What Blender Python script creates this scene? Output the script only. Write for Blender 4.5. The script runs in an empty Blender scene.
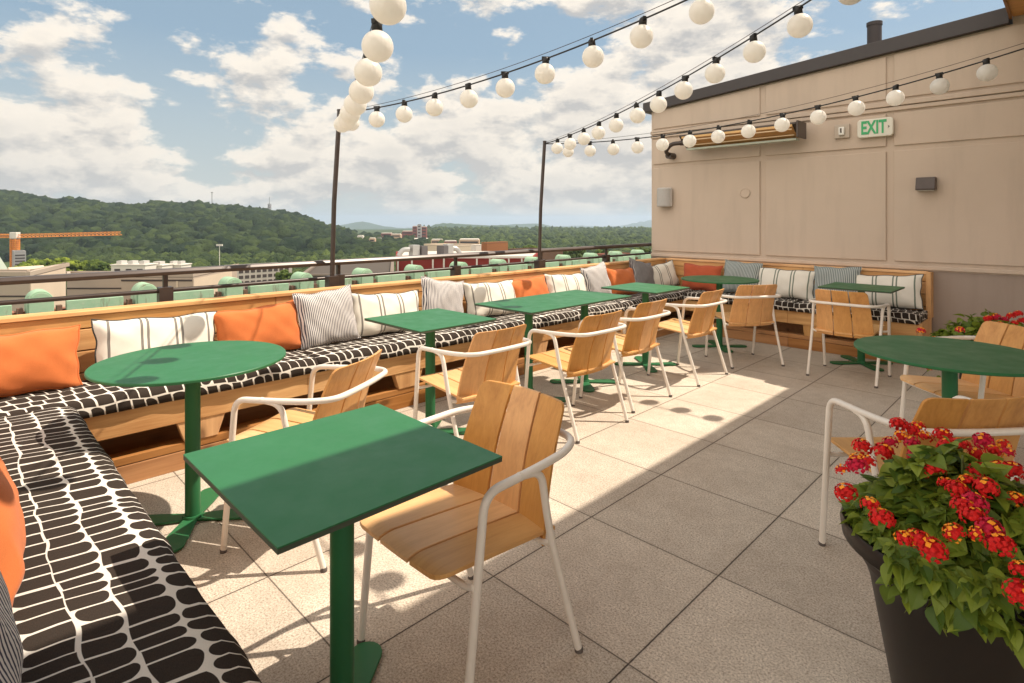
import bpy, math, random
import numpy as np
from mathutils import Vector, Matrix
R = math.radians
scene = bpy.context.scene
C = scene.collection

# ------------------------------------------------------------------ camera
F = 567.0; HY = 220.0; H = 1.38; YAW = R(45.1)
SN, CS = math.sin(YAW), math.cos(YAW)
cam_d = bpy.data.cameras.new("camera"); cam = bpy.data.objects.new("camera", cam_d); C.objects.link(cam)
cam.location = (0, 0, H); cam.rotation_euler = (R(90), 0, YAW)
cam_d.sensor_width = 36; cam_d.lens = F/1024*36; cam_d.shift_y = (HY-341.5)/1024
cam_d.clip_start = 0.05; cam_d.clip_end = 40000
scene.camera = cam

def gp(u, d):
    """plan position at bearing u and depth d"""
    r = (u-512)/F*d
    return (CS*r-SN*d, SN*r+CS*d)
def zz(v, d): return H-(v-HY)*d/F
def ddir(u, v):
    x, y = gp(u, 1.0); w = Vector((x, y, (HY-v)/F)); return w.normalized()

# ------------------------------------------------------------------ light
SUN = Vector((.345, .60, 1.0)).normalized()
sun_d = bpy.data.lights.new("sun", 'SUN'); sun_d.energy = 4.5; sun_d.angle = R(0.6); sun_d.color = (1.0, .88, .73)
sun = bpy.data.objects.new("sun", sun_d); C.objects.link(sun)
sun.rotation_euler = (-SUN).to_track_quat('-Z', 'Y').to_euler(); sun.location = (5, 8, 20)

world = bpy.data.worlds.new("World"); scene.world = world; world.use_nodes = True
nt = world.node_tree; nt.nodes.clear()
def N(t, typ, **kw):
    n = t.nodes.new(typ)
    for k, v in kw.items():
        if k.startswith('i_'):
            k = k[2:]; k = int(k) if k.isdigit() else k
            n.inputs[k].default_value = v
        else: setattr(n, k, v)
    return n
def M_(t, op, a, b=None, c=None):
    n = t.nodes.new('ShaderNodeMath'); n.operation = op
    for i, x in enumerate((a, b, c)):
        if x is None: continue
        if isinstance(x, (int, float)): n.inputs[i].default_value = x
        else: t.links.new(x, n.inputs[i])
    return n.outputs[0]
def VM(t, op, a, b=None, out=0):
    n = t.nodes.new('ShaderNodeVectorMath'); n.operation = op
    for i, x in enumerate((a, b)):
        if x is None: continue
        if isinstance(x, (tuple, list, Vector)): n.inputs[i].default_value = tuple(x)
        else: t.links.new(x, n.inputs[i])
    return n.outputs[out]
def ramp(t, fac, stops, interp='LINEAR'):
    n = t.nodes.new('ShaderNodeValToRGB'); n.color_ramp.interpolation = interp
    e = n.color_ramp.elements
    while len(e) < len(stops): e.new(0.5)
    for k, (p, c) in enumerate(stops):
        e[k].position = p; e[k].color = (c, c, c, 1) if isinstance(c, (int, float)) else (*c, 1)
    t.links.new(fac, n.inputs[0]); return n.outputs[0]
def mix(t, fac, a, b):
    n = t.nodes.new('ShaderNodeMix'); n.data_type = 'RGBA'
    for s, x in ((0, fac), (6, a), (7, b)):
        if isinstance(x, (int, float)): n.inputs[s].default_value = x
        elif isinstance(x, tuple): n.inputs[s].default_value = (*x, 1) if len(x) == 3 else x
        else: t.links.new(x, n.inputs[s])
    return n.outputs[2]
def noise(t, vec, scale, detail=4, rough=.55, lac=2.0, dist=0):
    n = t.nodes.new('ShaderNodeTexNoise'); n.inputs['Scale'].default_value = scale
    n.inputs['Detail'].default_value = detail; n.inputs['Roughness'].default_value = rough
    n.inputs['Lacunarity'].default_value = lac; n.inputs['Distortion'].default_value = dist
    if vec is not None: t.links.new(vec, n.inputs['Vector'])
    return n.outputs[0]

sky = N(nt, 'ShaderNodeTexSky', sky_type='NISHITA'); sky.sun_disc = False
sky.sun_elevation = math.asin(SUN.z); sky.sun_rotation = math.atan2(SUN.x, SUN.y)
sky.air_density = 1.1; sky.dust_density = 1.6; sky.altitude = 300
tc = N(nt, 'ShaderNodeTexCoord'); dirv = tc.outputs['Generated']
def cloud_density(vec):
    sq = VM(nt, 'MULTIPLY', vec, (1, 1, 2.1))
    a = noise(nt, sq, 8.5, 11, .56, 2.1, .05)
    b = noise(nt, VM(nt, 'ADD', sq, (3.1, 1.7, 4.4)), 2.6, 4, .5)
    dens = M_(nt, 'ADD', M_(nt, 'MULTIPLY', a, .86), M_(nt, 'MULTIPLY', b, .34))
    # broad masses of cloud and stretches of open blue
    blobs = [((45, 140), .15, .12), ((110, 165), .08, .09), ((130, 198), .10, .05), ((255, 85), .13, .09), ((330, 75), .10, .06), ((40, 50), .10, .07), ((540, 130), .20, .11), ((440, 120), .12, .07),
             ((290, 140), .06, .09), ((290, 170), .08, .05), ((370, 150), .09, .06), ((640, 170), .16, .08), ((720, 15), .15, .11), ((830, 55), .12, .06), ((560, 195), .25, .06), ((400, 195), .2, .04),
             ((60, 5), .08, .08), ((290, 25), .05, .06), ((620, 95), .12, .08), ((440, 10), .07, .07), ((510, 30), .04, .04), ((200, 195), .05, .05),
             ((165, 75), .07, -.12), ((180, 20), .12, -.12), ((440, 60), .11, -.14), ((560, 50), .08, -.14), ((180, 140), .06, -.08), ((210, 215), .06, -.04), ((350, 30), .07, -.08), ((880, 25), .1, -.12), ((20, 90), .05, -.04), ((180, 170), .05, -.05)]
    for (u, v), rad, amp in blobs:
        c = ddir(u, v)
        dd = VM(nt, 'LENGTH', VM(nt, 'MULTIPLY', VM(nt, 'SUBTRACT', vec, c), (1, 1, 1.8)), out=1)
        q = M_(nt, 'DIVIDE', dd, rad)
        g = M_(nt, 'POWER', 2.718, M_(nt, 'MULTIPLY', M_(nt, 'MULTIPLY', q, q), -1.0))
        dens = M_(nt, 'MULTIPLY_ADD', g, amp, dens)
    return dens
d0 = cloud_density(dirv)
# light comes from up and to the right: compare with the density a little that way
d1 = cloud_density(VM(nt, 'ADD', dirv, (.003, .007, .019)))
mask = ramp(nt, d0, [(.570, 0), (.60, .28), (.635, .82), (.70, 1)])
shade = M_(nt, 'SUBTRACT', d0, d1)
lit = ramp(nt, M_(nt, 'MULTIPLY_ADD', shade, 3.0, .5), [(.24, 0), (.66, 1)])
thick = ramp(nt, d0, [(.64, 1), (.90, .32)])
lit2 = M_(nt, 'MULTIPLY', lit, thick)
ccol = mix(nt, lit2, (4.6, 4.55, 4.5), (9.6, 8.7, 7.5))
ccol2 = mix(nt, .4, ccol, mix(nt, lit, (5.4, 5.2, 5.0), (8.8, 8.0, 6.9)))
sep = N(nt, 'ShaderNodeSeparateXYZ'); nt.links.new(dirv, sep.inputs[0])
low = ramp(nt, sep.outputs[2], [(0.0, 1.0), (.10, .55), (.28, .0)])
skyc = mix(nt, .65, sky.outputs[0], (3.2, 4.4, 5.3))
skyh = mix(nt, M_(nt, 'MULTIPLY', low, .85), skyc, (5.2, 5.7, 5.5))
allc = mix(nt, mask, skyh, ccol2)
allc = mix(nt, M_(nt, 'MULTIPLY', low, .30), allc, (5.9, 5.7, 5.2))
# added glow in the unseen sky behind the camera, lifts the shaded areas
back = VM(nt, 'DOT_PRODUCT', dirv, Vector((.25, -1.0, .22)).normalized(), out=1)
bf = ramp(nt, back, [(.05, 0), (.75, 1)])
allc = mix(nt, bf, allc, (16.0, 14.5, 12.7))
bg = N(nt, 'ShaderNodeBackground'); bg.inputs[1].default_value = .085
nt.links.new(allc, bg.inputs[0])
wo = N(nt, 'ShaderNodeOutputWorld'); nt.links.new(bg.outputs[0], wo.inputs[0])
try:
    world.cycles.sampling_method = 'MANUAL'; world.cycles.sample_map_resolution = 512
except Exception: pass

vs = scene.view_settings; vs.view_transform = 'Standard'; vs.look = 'None'; vs.gamma = 1; vs.exposure = 0.48; vs.use_curve_mapping = False
scene.cycles.max_bounces = 8; scene.cycles.diffuse_bounces = 4; scene.cycles.transparent_max_bounces = 8
scene.cycles.volume_bounces = 0; scene.cycles.volume_max_steps = 64

# ------------------------------------------------------------------ materials
def mat(name, color, rough=.6, spec=.4, metal=0.0):
    m = bpy.data.materials.new(name); m.use_nodes = True
    b = m.node_tree.nodes['Principled BSDF']
    b.inputs['Base Color'].default_value = (*color, 1); b.inputs['Roughness'].default_value = rough
    b.inputs['Specular IOR Level'].default_value = spec; b.inputs['Metallic'].default_value = metal
    return m, m.node_tree, b
def bump(t, b, h, strength=.3, dist=.01):
    n = t.nodes.new('ShaderNodeBump'); n.inputs['Strength'].default_value = strength; n.inputs['Distance'].default_value = dist
    t.links.new(h, n.inputs['Height']); t.links.new(n.outputs[0], b.inputs['Normal'])
def ocoord(t, kind='Object'): return t.nodes.new('ShaderNodeTexCoord').outputs[kind]
def geo(t): return t.nodes.new('ShaderNodeNewGeometry').outputs['Position']
def simple(name, color, rough=.6, var=.12, scale=6, spec=.4, metal=0, bmp=0, space='Object'):
    m, t, b = mat(name, color, rough, spec, metal)
    v = ocoord(t) if space == 'Object' else geo(t)
    f = noise(t, v, scale, 5, .6)
    c = mix(t, f, tuple(x*(1-var*1.6) for x in color), tuple(min(1, x*(1+var*1.3)) for x in color))
    t.links.new(c, b.inputs['Base Color'])
    if bmp: bump(t, b, noise(t, v, scale*8, 4, .6), bmp, .004)
    return m

def wood(name, dark, light, axis, knots=True, rough=.55, gs=1.0, per=True):
    m, t, b = mat(name, light, rough, .35)
    v = geo(t) if per else ocoord(t)
    sc = [14*gs, 14*gs, 14*gs]; sc[axis] = .9*gs
    if per:
        oi = t.nodes.new('ShaderNodeObjectInfo')
        v = VM(t, 'ADD', v, VM(t, 'SCALE', (7.0, 3.0, 5.0), None)) if False else v
    vv = VM(t, 'MULTIPLY', v, tuple(sc))
    g = noise(t, vv, 1.0, 6, .62, 2.2, .8)
    g2 = noise(t, VM(t, 'MULTIPLY', v, tuple(x*5 if i != axis else x*2 for i, x in enumerate(sc))), 1.0, 3, .6)
    big = noise(t, VM(t, 'MULTIPLY', v, (2.2, 2.2, 7)), 1.0, 2)
    f = M_(t, 'ADD', M_(t, 'MULTIPLY', g, .62), M_(t, 'ADD', M_(t, 'MULTIPLY', g2, .22), M_(t, 'MULTIPLY', big, .3)))
    c = ramp(t, f, [(.36, dark), (.52, tuple((x+y)/2*1.03 for x, y in zip(dark, light))), (.68, light)])
    if knots:
        ks = [5.2, 5.2, 5.2]; ks[axis] = 2.4
        vo = t.nodes.new('ShaderNodeTexVoronoi'); vo.inputs['Scale'].default_value = 1.0; vo.inputs['Randomness'].default_value = 1
        t.links.new(VM(t, 'MULTIPLY', v, tuple(ks)), vo.inputs['Vector'])
        k = ramp(t, vo.outputs['Distance'], [(.07, 1), (.13, .35), (.2, 0)])
        c = mix(t, M_(t, 'MULTIPLY', k, .75), c, tuple(x*.35 for x in dark))
    oi = t.nodes.new('ShaderNodeObjectInfo'); hs = t.nodes.new('ShaderNodeHueSaturation')
    t.links.new(M_(t, 'MULTIPLY_ADD', oi.outputs['Random'], .26, .87), hs.inputs['Value']); t.links.new(M_(t, 'MULTIPLY_ADD', oi.outputs['Random'], -.16, 1.06), hs.inputs['Saturation']); t.links.new(c, hs.inputs['Color'])
    t.links.new(hs.outputs[0], b.inputs['Base Color'])
    bump(t, b, g, .18, .003)
    return m

M = {}
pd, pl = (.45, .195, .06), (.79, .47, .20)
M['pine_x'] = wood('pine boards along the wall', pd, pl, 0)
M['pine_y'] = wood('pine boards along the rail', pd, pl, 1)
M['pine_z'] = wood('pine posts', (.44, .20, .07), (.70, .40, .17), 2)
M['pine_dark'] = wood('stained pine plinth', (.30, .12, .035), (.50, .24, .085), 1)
M['teak'] = wood('oiled teak slats', (.56, .285, .105), (.77, .45, .18), 1, False, .42, 1.6, False)
M['teak_v'] = wood('oiled teak back slats', (.49, .225, .068), (.71, .37, .12), 2, False, .42, 1.6, False)
M['white_metal'] = simple('cream powder coated steel', (.80, .74, .66), .38, .03, 30, .5)
M['foot'] = simple('grey rubber foot', (.12, .10, .09), .8)
M['black_metal'] = simple('dark bronze metal', (.062, .042, .034), .36, .25, 10, .6, .2)
M['black'] = simple('black plastic', (.02, .018, .017), .5, .1)
M['coping'] = simple('charcoal coping metal', (.045, .036, .036), .45, .12, 3, .5)
def greenmat(name, col):
    m, t, b = mat(name, col, .36, .32)
    v = ocoord(t)
    f = noise(t, v, 4, 6, .6)
    t.links.new(mix(t, f, tuple(x*.86 for x in col), tuple(x*1.12 for x in col)), b.inputs['Base Color'])
    t.links.new(ramp(t, noise(t, v, 9, 5, .6), [(.3, .36), (.75, .56)]), b.inputs['Roughness'])
    bump(t, b, noise(t, v, 240, 2), .05, .001)
    return m
M['green'] = greenmat('green powder coated steel', (.027, .148, .056))
M['green_edge'] = simple('dark core edge of green laminate', (.06, .075, .05), .6, .1)

# floor: concrete pavers with open joints
def paver_mat():
    m, t, b = mat('concrete pavers', (.5, .43, .35), .85, .25)
    p = geo(t)
    s = t.nodes.new('ShaderNodeSeparateXYZ'); t.links.new(p, s.inputs[0])
    ux = M_(t, 'DIVIDE', M_(t, 'ADD', s.outputs[0], 1.606+.613*20), .613)
    uy = M_(t, 'DIVIDE', M_(t, 'ADD', s.outputs[1], -1.50+.621*20), .621)
    fx = M_(t, 'ABSOLUTE', M_(t, 'SUBTRACT', M_(t, 'FRACT', M_(t, 'ADD', ux, .5)), .5))
    fy = M_(t, 'ABSOLUTE', M_(t, 'SUBTRACT', M_(t, 'FRACT', M_(t, 'ADD', uy, .5)), .5))
    jit = M_(t, 'MULTIPLY', noise(t, p, 60, 2), .0035)
    jx = ramp(t, M_(t, 'SUBTRACT', fx, jit), [(.0020, 1), (.0042, 0)])
    jy = ramp(t, M_(t, 'SUBTRACT', fy, jit), [(.0008, 1), (.0042, 0)])
    joint = M_(t, 'MAXIMUM', jx, M_(t, 'MULTIPLY', jy, .8))
    idv = N(t, 'ShaderNodeCombineXYZ'); t.links.new(M_(t, 'FLOOR', ux), idv.inputs[0]); t.links.new(M_(t, 'FLOOR', uy), idv.inputs[1])
    wn = t.nodes.new('ShaderNodeTexWhiteNoise'); t.links.new(idv.outputs[0], wn.inputs[0])
    sp = noise(t, p, 135, 4, .8)
    sp2 = noise(t, p, 300, 2, .6)
    st = noise(t, p, 2.3, 6, .62)
    st2 = noise(t, p, 14, 5, .65)
    base = mix(t, ramp(t, sp, [(.36, 0), (.47, .5), (.62, 1)]), (.25, .20, .155), (.80, .705, .585))
    base = mix(t, ramp(t, sp2, [(.60, 0), (.68, .7)]), base, (.75, .68, .58))
    base = mix(t, M_(t, 'MULTIPLY', ramp(t, st, [(.38, 1), (.62, 0)]), .30), base, (.33, .26, .195))
    base = mix(t, M_(t, 'MULTIPLY', ramp(t, st2, [(.42, 1), (.55, 0)]), .14), base, (.26, .20, .15))
    vo = t.nodes.new('ShaderNodeTexVoronoi'); vo.inputs['Scale'].default_value = 2.1; t.links.new(p, vo.inputs['Vector'])
    base = mix(t, ramp(t, M_(t, 'ADD', vo.outputs['Distance'], M_(t, 'MULTIPLY', st2, .05)), [(.045, .4), (.075, 0)]), base, (.2, .15, .11))
    tone = M_(t, 'MULTIPLY_ADD', wn.outputs[0], .20, .90)
    hs = t.nodes.new('ShaderNodeHueSaturation'); t.links.new(base, hs.inputs['Color']); t.links.new(tone, hs.inputs['Value'])
    # the edges of the slabs hold a little dirt
    edge = M_(t, 'MULTIPLY', ramp(t, M_(t, 'MINIMUM', fx, fy), [(0, 1), (.035, 0)]), ramp(t, st2, [(.35, .0), (.7, .35)]))
    c = mix(t, edge, hs.outputs[0], (.25, .19, .14))
    c = mix(t, joint, c, (.060, .048, .038))
    t.links.new(c, b.inputs['Base Color'])
    hgt = M_(t, 'SUBTRACT', M_(t, 'MULTIPLY', sp, .25), joint)
    bump(t, b, hgt, .55, .004)
    return m
M['paver'] = paver_mat()

def stucco(name, col, sc=60):
    m, t, b = mat(name, col, .9, .2)
    p = geo(t)
    f = noise(t, p, 1.3, 6, .6); g = noise(t, VM(t, 'MULTIPLY', p, (6, 6, .7)), 1, 5, .6)
    c = mix(t, f, tuple(x*.88 for x in col), tuple(x*1.07 for x in col))
    c = mix(t, M_(t, 'MULTIPLY', ramp(t, g, [(.50, 0), (.72, 1)]), .24), c, tuple(x*.62 for x in col))
    t.links.new(c, b.inputs['Base Color'])
    bump(t, b, noise(t, p, sc, 5, .7), .25, .004)
    return m
M['stucco'] = stucco('beige stucco', (.60, .485, .39))
M['stucco_low'] = stucco('greige stucco base', (.36, .29, .245))

# fabrics
def weave(t, b, v, sc=700, st=.25):
    w = t.nodes.new('ShaderNodeTexWave'); w.inputs['Scale'].default_value = sc/6; t.links.new(v, w.inputs['Vector'])
    bump(t, b, M_(t, 'ADD', noise(t, v, sc, 2), M_(t, 'MULTIPLY', noise(t, v, 14, 2), .9)), st, .0015)
def fabric(name, col, var=.12):
    m, t, b = mat(name, col, .92, .15)
    b.inputs['Sheen Weight'].default_value = .12
    v = ocoord(t)
    f = noise(t, v, 12, 5, .6); g = noise(t, v, 500, 2, .7)
    c = mix(t, f, tuple(x*(1-var) for x in col), tuple(min(1, x*(1+var)) for x in col))
    c = mix(t, M_(t, 'MULTIPLY', ramp(t, g, [(.4, 1), (.6, 0)]), .25), c, tuple(x*.6 for x in col))
    t.links.new(c, b.inputs['Base Color']); weave(t, b, v)
    return m
M['orange'] = fabric('orange canvas', (.62, .175, .052))
M['rust'] = fabric('rust red canvas', (.46, .10, .045))
def band_mat(name, base, dark, W):
    m, t, b = mat(name, base, .92, .15)
    v = ocoord(t); s = t.nodes.new('ShaderNodeSeparateXYZ'); t.links.new(v, s.inputs[0])
    x = M_(t, 'ADD', s.outputs[0], M_(t, 'MULTIPLY', M_(t, 'SUBTRACT', noise(t, v, 9, 2), .5), .006))
    tot = None
    for p in (-.405, -.155, -.105, .13, .18, .42):
        d = M_(t, 'ABSOLUTE', M_(t, 'SUBTRACT', x, p*W))
        k = ramp(t, d, [(.0052, 1), (.0066, 0)])
        core = ramp(t, d, [(.0026, .35), (.0036, 0)])
        k = M_(t, 'SUBTRACT', k, core)
        tot = k if tot is None else M_(t, 'MAXIMUM', tot, k)
    f = noise(t, v, 14, 4)
    c = mix(t, f, tuple(q*.9 for q in base), base)
    c = mix(t, tot, c, dark)
    t.links.new(c, b.inputs['Base Color']); weave(t, b, v)
    return m
M['band'] = band_mat('cream canvas with paired dark stripes', (.80, .755, .66), (.075, .065, .06), .62)
M['band_green'] = band_mat('cream canvas with paired green stripes', (.78, .74, .66), (.03, .075, .045), .62)
def ticking(name, base, dark, pitch=.0125, duty=.42):
    m, t, b = mat(name, base, .92, .15)
    v = ocoord(t); s = t.nodes.new('ShaderNodeSeparateXYZ'); t.links.new(v, s.inputs[0])
    x = M_(t, 'ADD', s.outputs[0], M_(t, 'MULTIPLY', M_(t, 'SUBTRACT', noise(t, v, 4, 0), .5), .0022))
    fr = M_(t, 'FRACT', M_(t, 'DIVIDE', M_(t, 'ADD', x, 10.0), pitch))
    k = ramp(t, M_(t, 'ABSOLUTE', M_(t, 'SUBTRACT', fr, .5)), [(duty*.5-.04, 1), (duty*.5+.04, 0)])
    t.links.new(mix(t, k, base, dark), b.inputs['Base Color']); weave(t, b, v)
    return m
M['tick'] = ticking('navy and cream ticking', (.72, .68, .64), (.055, .055, .085))
M['tick_grey'] = ticking('charcoal and grey ticking', (.34, .32, .31), (.05, .05, .06))
M['tick_blue'] = ticking('blue grey ticking', (.42, .45, .43), (.10, .125, .13), .017)
M['piping'] = simple('dark cord piping', (.06, .055, .05), .9)
M['cord_light'] = simple('cream seam cord', (.72, .66, .58), .9)

def cushion_mat():
    """black hand-drawn blocks, one end round, set in columns on cream; UV in metres (u across, v along)"""
    m, t, b = mat('black and cream block print canvas', (.03, .026, .022), .93, .12)
    uv = t.nodes.new('ShaderNodeTexCoord').outputs['UV']
    wob = VM(t, 'MULTIPLY', VM(t, 'SUBTRACT', N(t, 'ShaderNodeTexNoise', i_Scale=7.0, i_Detail=0.0).outputs[1], (.5, .5, .5)), (.034, .020, 0))
    nn = t.nodes[-1]
    for n in t.nodes:
        if n.type == 'TEX_NOISE': t.links.new(uv, n.inputs['Vector'])
    q = VM(t, 'ADD', uv, wob)
    s = t.nodes.new('ShaderNodeSeparateXYZ'); t.links.new(q, s.inputs[0])
    u, v = s.outputs[0], s.outputs[1]
    CW = .094; BH = .061
    uc = M_(t, 'DIVIDE', M_(t, 'ADD', u, .05), CW)
    ci = M_(t, 'FLOOR', uc); cf = M_(t, 'FRACT', uc)
    wn = t.nodes.new('ShaderNodeTexWhiteNoise'); wn.noise_dimensions = '1D'; t.links.new(ci, wn.inputs['W'])
    r0 = wn.outputs[0]
    vn = M_(t, 'ADD', v, M_(t, 'MULTIPLY', u, .16))
    n1 = t.nodes.new('ShaderNodeTexNoise'); n1.noise_dimensions = '2D'; n1.inputs['Scale'].default_value = 1; n1.inputs['Detail'].default_value = 0
    cb = N(t, 'ShaderNodeCombineXYZ'); t.links.new(M_(t, 'MULTIPLY', vn, 5.5), cb.inputs[0]); t.links.new(M_(t, 'MULTIPLY', ci, 7.3), cb.inputs[1]); t.links.new(cb.outputs[0], n1.inputs['Vector'])
    vw = M_(t, 'ADD', M_(t, 'DIVIDE', vn, BH), M_(t, 'ADD', M_(t, 'MULTIPLY', r0, 13.0), M_(t, 'MULTIPLY', n1.outputs[0], 1.15)))
    ri = M_(t, 'FLOOR', vw); rf = M_(t, 'FRACT', vw)
    cb2 = N(t, 'ShaderNodeCombineXYZ'); t.links.new(ci, cb2.inputs[0]); t.links.new(ri, cb2.inputs[1])
    w2 = t.nodes.new('ShaderNodeTexWhiteNoise'); w2.noise_dimensions = '2D'; t.links.new(cb2.outputs[0], w2.inputs[0])
    rnd = w2.outputs[0]; sepc = t.nodes.new('ShaderNodeSeparateColor'); t.links.new(w2.outputs[1], sepc.inputs[0])
    e = M_(t, 'ABSOLUTE', M_(t, 'SUBTRACT', M_(t, 'MULTIPLY', rf, 2), 1))           # 0 middle, 1 at the row edge
    # lopsided round end: more curve on one shoulder than the other
    sh = M_(t, 'MAXIMUM', M_(t, 'POWER', rf, 5.0), M_(t, 'MULTIPLY', M_(t, 'POWER', M_(t, 'SUBTRACT', 1.0, rf), 7.0), .6))
    flip = M_(t, 'GREATER_THAN', M_(t, 'ADD', M_(t, 'MULTIPLY', r0, .55), M_(t, 'MULTIPLY', sepc.outputs[2], .45)), .48)
    p = M_(t, 'ABSOLUTE', M_(t, 'SUBTRACT', flip, cf))
    rend = M_(t, 'SUBTRACT', M_(t, 'SUBTRACT', 1.0, M_(t, 'MULTIPLY', sh, .29)), M_(t, 'MULTIPLY', rnd, .05))
    lend = M_(t, 'ADD', .0, M_(t, 'MULTIPLY', sepc.outputs[0], .06))
    inside_r = M_(t, 'MULTIPLY', M_(t, 'SUBTRACT', rend, p), CW); inside_l = M_(t, 'MULTIPLY', M_(t, 'SUBTRACT', p, lend), CW)
    gap = M_(t, 'ADD', .845, M_(t, 'MULTIPLY', sepc.outputs[1], .10))
    inside_e = M_(t, 'MULTIPLY', M_(t, 'SUBTRACT', gap, e), BH*.5)
    ins = M_(t, 'MINIMUM', M_(t, 'MINIMUM', inside_r, inside_l), inside_e)
    k = ramp(t, M_(t, 'MULTIPLY', ins, 10.0), [(0.0, 0), (.012, 1)])
    th = noise(t, VM(t, 'MULTIPLY', uv, (900, 130, 1)), 1, 2, .7)
    blk = mix(t, th, (.014, .010, .008), (.065, .050, .040))
    wht = mix(t, th, (.62, .57, .50), (.80, .75, .68))
    t.links.new(mix(t, k, wht, blk), b.inputs['Base Color'])
    bump(t, b, M_(t, 'ADD', th, M_(t, 'MULTIPLY', noise(t, uv, 5, 3), 6.0)), .3, .003)
    return m
M['print'] = cushion_mat()

def lamp_glass():
    m, t, b = mat('pearly ribbed bulb', (.95, .92, .87), .35, .5)
    v = ocoord(t)
    pass
    w = t.nodes.new('ShaderNodeTexVoronoi'); w.inputs['Scale'].default_value = 75; t.links.new(VM(t, 'MULTIPLY', v, (1, 1, .4)), w.inputs['Vector'])
    bump(t, b, w.outputs['Distance'], .35, .004)
    tr = t.nodes.new('ShaderNodeBsdfTranslucent'); tr.inputs[0].default_value = (.98, .96, .92, 1)
    ms = t.nodes.new('ShaderNodeMixShader'); ms.inputs[0].default_value = .5; out = t.nodes['Material Output']
    t.links.new(b.outputs[0], ms.inputs[1]); t.links.new(tr.outputs[0], ms.inputs[2]); t.links.new(ms.outputs[0], out.inputs[0])
    return m
M['bulb'] = lamp_glass()

# ------------------------------------------------------------------ mesh helpers
class MB:
    def __init__(s): s.v = []; s.f = []; s.uv = None; s.smooth = False
    def add(s, vs, fs):
        o = len(s.v); s.v += [tuple(p) for p in vs]; s.f += [tuple(i+o for i in f) for f in fs]; return s
    def box(s, x0, y0, z0, x1, y1, z1, mtx=None):
        vs = [Vector(p) for p in [(x0, y0, z0), (x1, y0, z0), (x1, y1, z0), (x0, y1, z0), (x0, y0, z1), (x1, y0, z1), (x1, y1, z1), (x0, y1, z1)]]
        if mtx: vs = [mtx @ p for p in vs]
        return s.add(vs, [(0, 3, 2, 1), (4, 5, 6, 7), (0, 1, 5, 4), (1, 2, 6, 5), (2, 3, 7, 6), (3, 0, 4, 7)])
    def prism(s, poly, h0, h1, axis='z', mtx=None):
        n = len(poly); vs = []
        for h in (h0, h1):
            for a, b_ in poly:
                vs.append(Vector({'z': (a, b_, h), 'x': (h, a, b_), 'y': (a, h, b_)}[axis]))
        if mtx: vs = [mtx @ p for p in vs]
        fs = [tuple(range(n-1, -1, -1)), tuple(range(n, 2*n))]+[(i, (i+1) % n, n+(i+1) % n, n+i) for i in range(n)]
        return s.add(vs, fs)
    def tube(s, pts, r, seg=10, caps=True, radii=None):
        pts = [Vector(p) for p in pts]; n = len(pts)
        tang = []
        for i in range(n):
            a = pts[max(0, i-1)]; b_ = pts[min(n-1, i+1)]; tang.append((b_-a).normalized())
        up = Vector((0, 0, 1)) if abs(tang[0].z) < .9 else Vector((1, 0, 0))
        nrm = (up-tang[0]*up.dot(tang[0])).normalized(); vs = []
        for i in range(n):
            nrm = (nrm-tang[i]*nrm.dot(tang[i])).normalized(); bn = tang[i].cross(nrm)
            rr = radii[i] if radii else r
            for k in range(seg):
                a = 2*math.pi*k/seg; vs.append(pts[i]+nrm*math.cos(a)*rr+bn*math.sin(a)*rr)
        fs = [(i*seg+k, i*seg+(k+1) % seg, (i+1)*seg+(k+1) % seg, (i+1)*seg+k) for i in range(n-1) for k in range(seg)]
        if caps: fs += [tuple(range(seg-1, -1, -1)), tuple((n-1)*seg+k for k in range(seg))]
        return s.add(vs, fs)
    def lathe(s, prof, seg=24, c=(0, 0, 0), mtx=None):
        vs = []; n = len(prof)
        for r, z in prof:
            for k in range(seg):
                a = 2*math.pi*k/seg; p = Vector((c[0]+r*math.cos(a), c[1]+r*math.sin(a), c[2]+z)); vs.append(mtx @ p if mtx else p)
        fs = [(i*seg+k, i*seg+(k+1) % seg, (i+1)*seg+(k+1) % seg, (i+1)*seg+k) for i in range(n-1) for k in range(seg)]
        if prof[0][0] > 1e-4: fs.append(tuple(range(seg-1, -1, -1)))
        if prof[-1][0] > 1e-4: fs.append(tuple((n-1)*seg+k for k in range(seg)))
        return s.add(vs, fs)
    def build(s, name, m, parent=None, bevel=0, smooth=False, subs=0, loc=None, rz=None, segs=2):
        me = bpy.data.meshes.new(name); me.from_pydata(s.v, [], s.f); me.update()
        o = bpy.data.objects.new(name, me); C.objects.link(o)
        for x in (m if isinstance(m, (list, tuple)) else [m]): me.materials.append(x)
        if smooth:
            me.polygons.foreach_set('use_smooth', [True]*len(me.polygons))
            try: me.set_sharp_from_angle(angle=R(smooth if smooth is not True else 40))
            except Exception: pass
        if bevel:
            md = o.modifiers.new('bevel', 'BEVEL'); md.width = bevel; md.segments = segs; md.limit_method = 'ANGLE'; md.angle_limit = R(35)
        if subs:
            md = o.modifiers.new('sub', 'SUBSURF'); md.levels = subs; md.render_levels = subs
        if parent: o.parent = parent
        if loc is not None: o.location = loc
        if rz is not None: o.rotation_euler = (0, 0, rz)
        return o
def fillet(pts, rad, n=6):
    """round the inner corners of a polyline"""
    pts = [Vector(p) for p in pts]; out = [pts[0]]
    for i in range(1, len(pts)-1):
        r = rad[i-1] if isinstance(rad, (list, tuple)) else rad
        a, b_, c = pts[i-1], pts[i], pts[i+1]
        da = (a-b_); dc = (c-b_); L = min(r, da.length*.49, dc.length*.49)
        p0 = b_+da.normalized()*L; p1 = b_+dc.normalized()*L
        for k in range(n+1):
            q = k/n; out.append(p0*(1-q)**2+b_*2*q*(1-q)+p1*q*q)
    out.append(pts[-1]); return out
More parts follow.
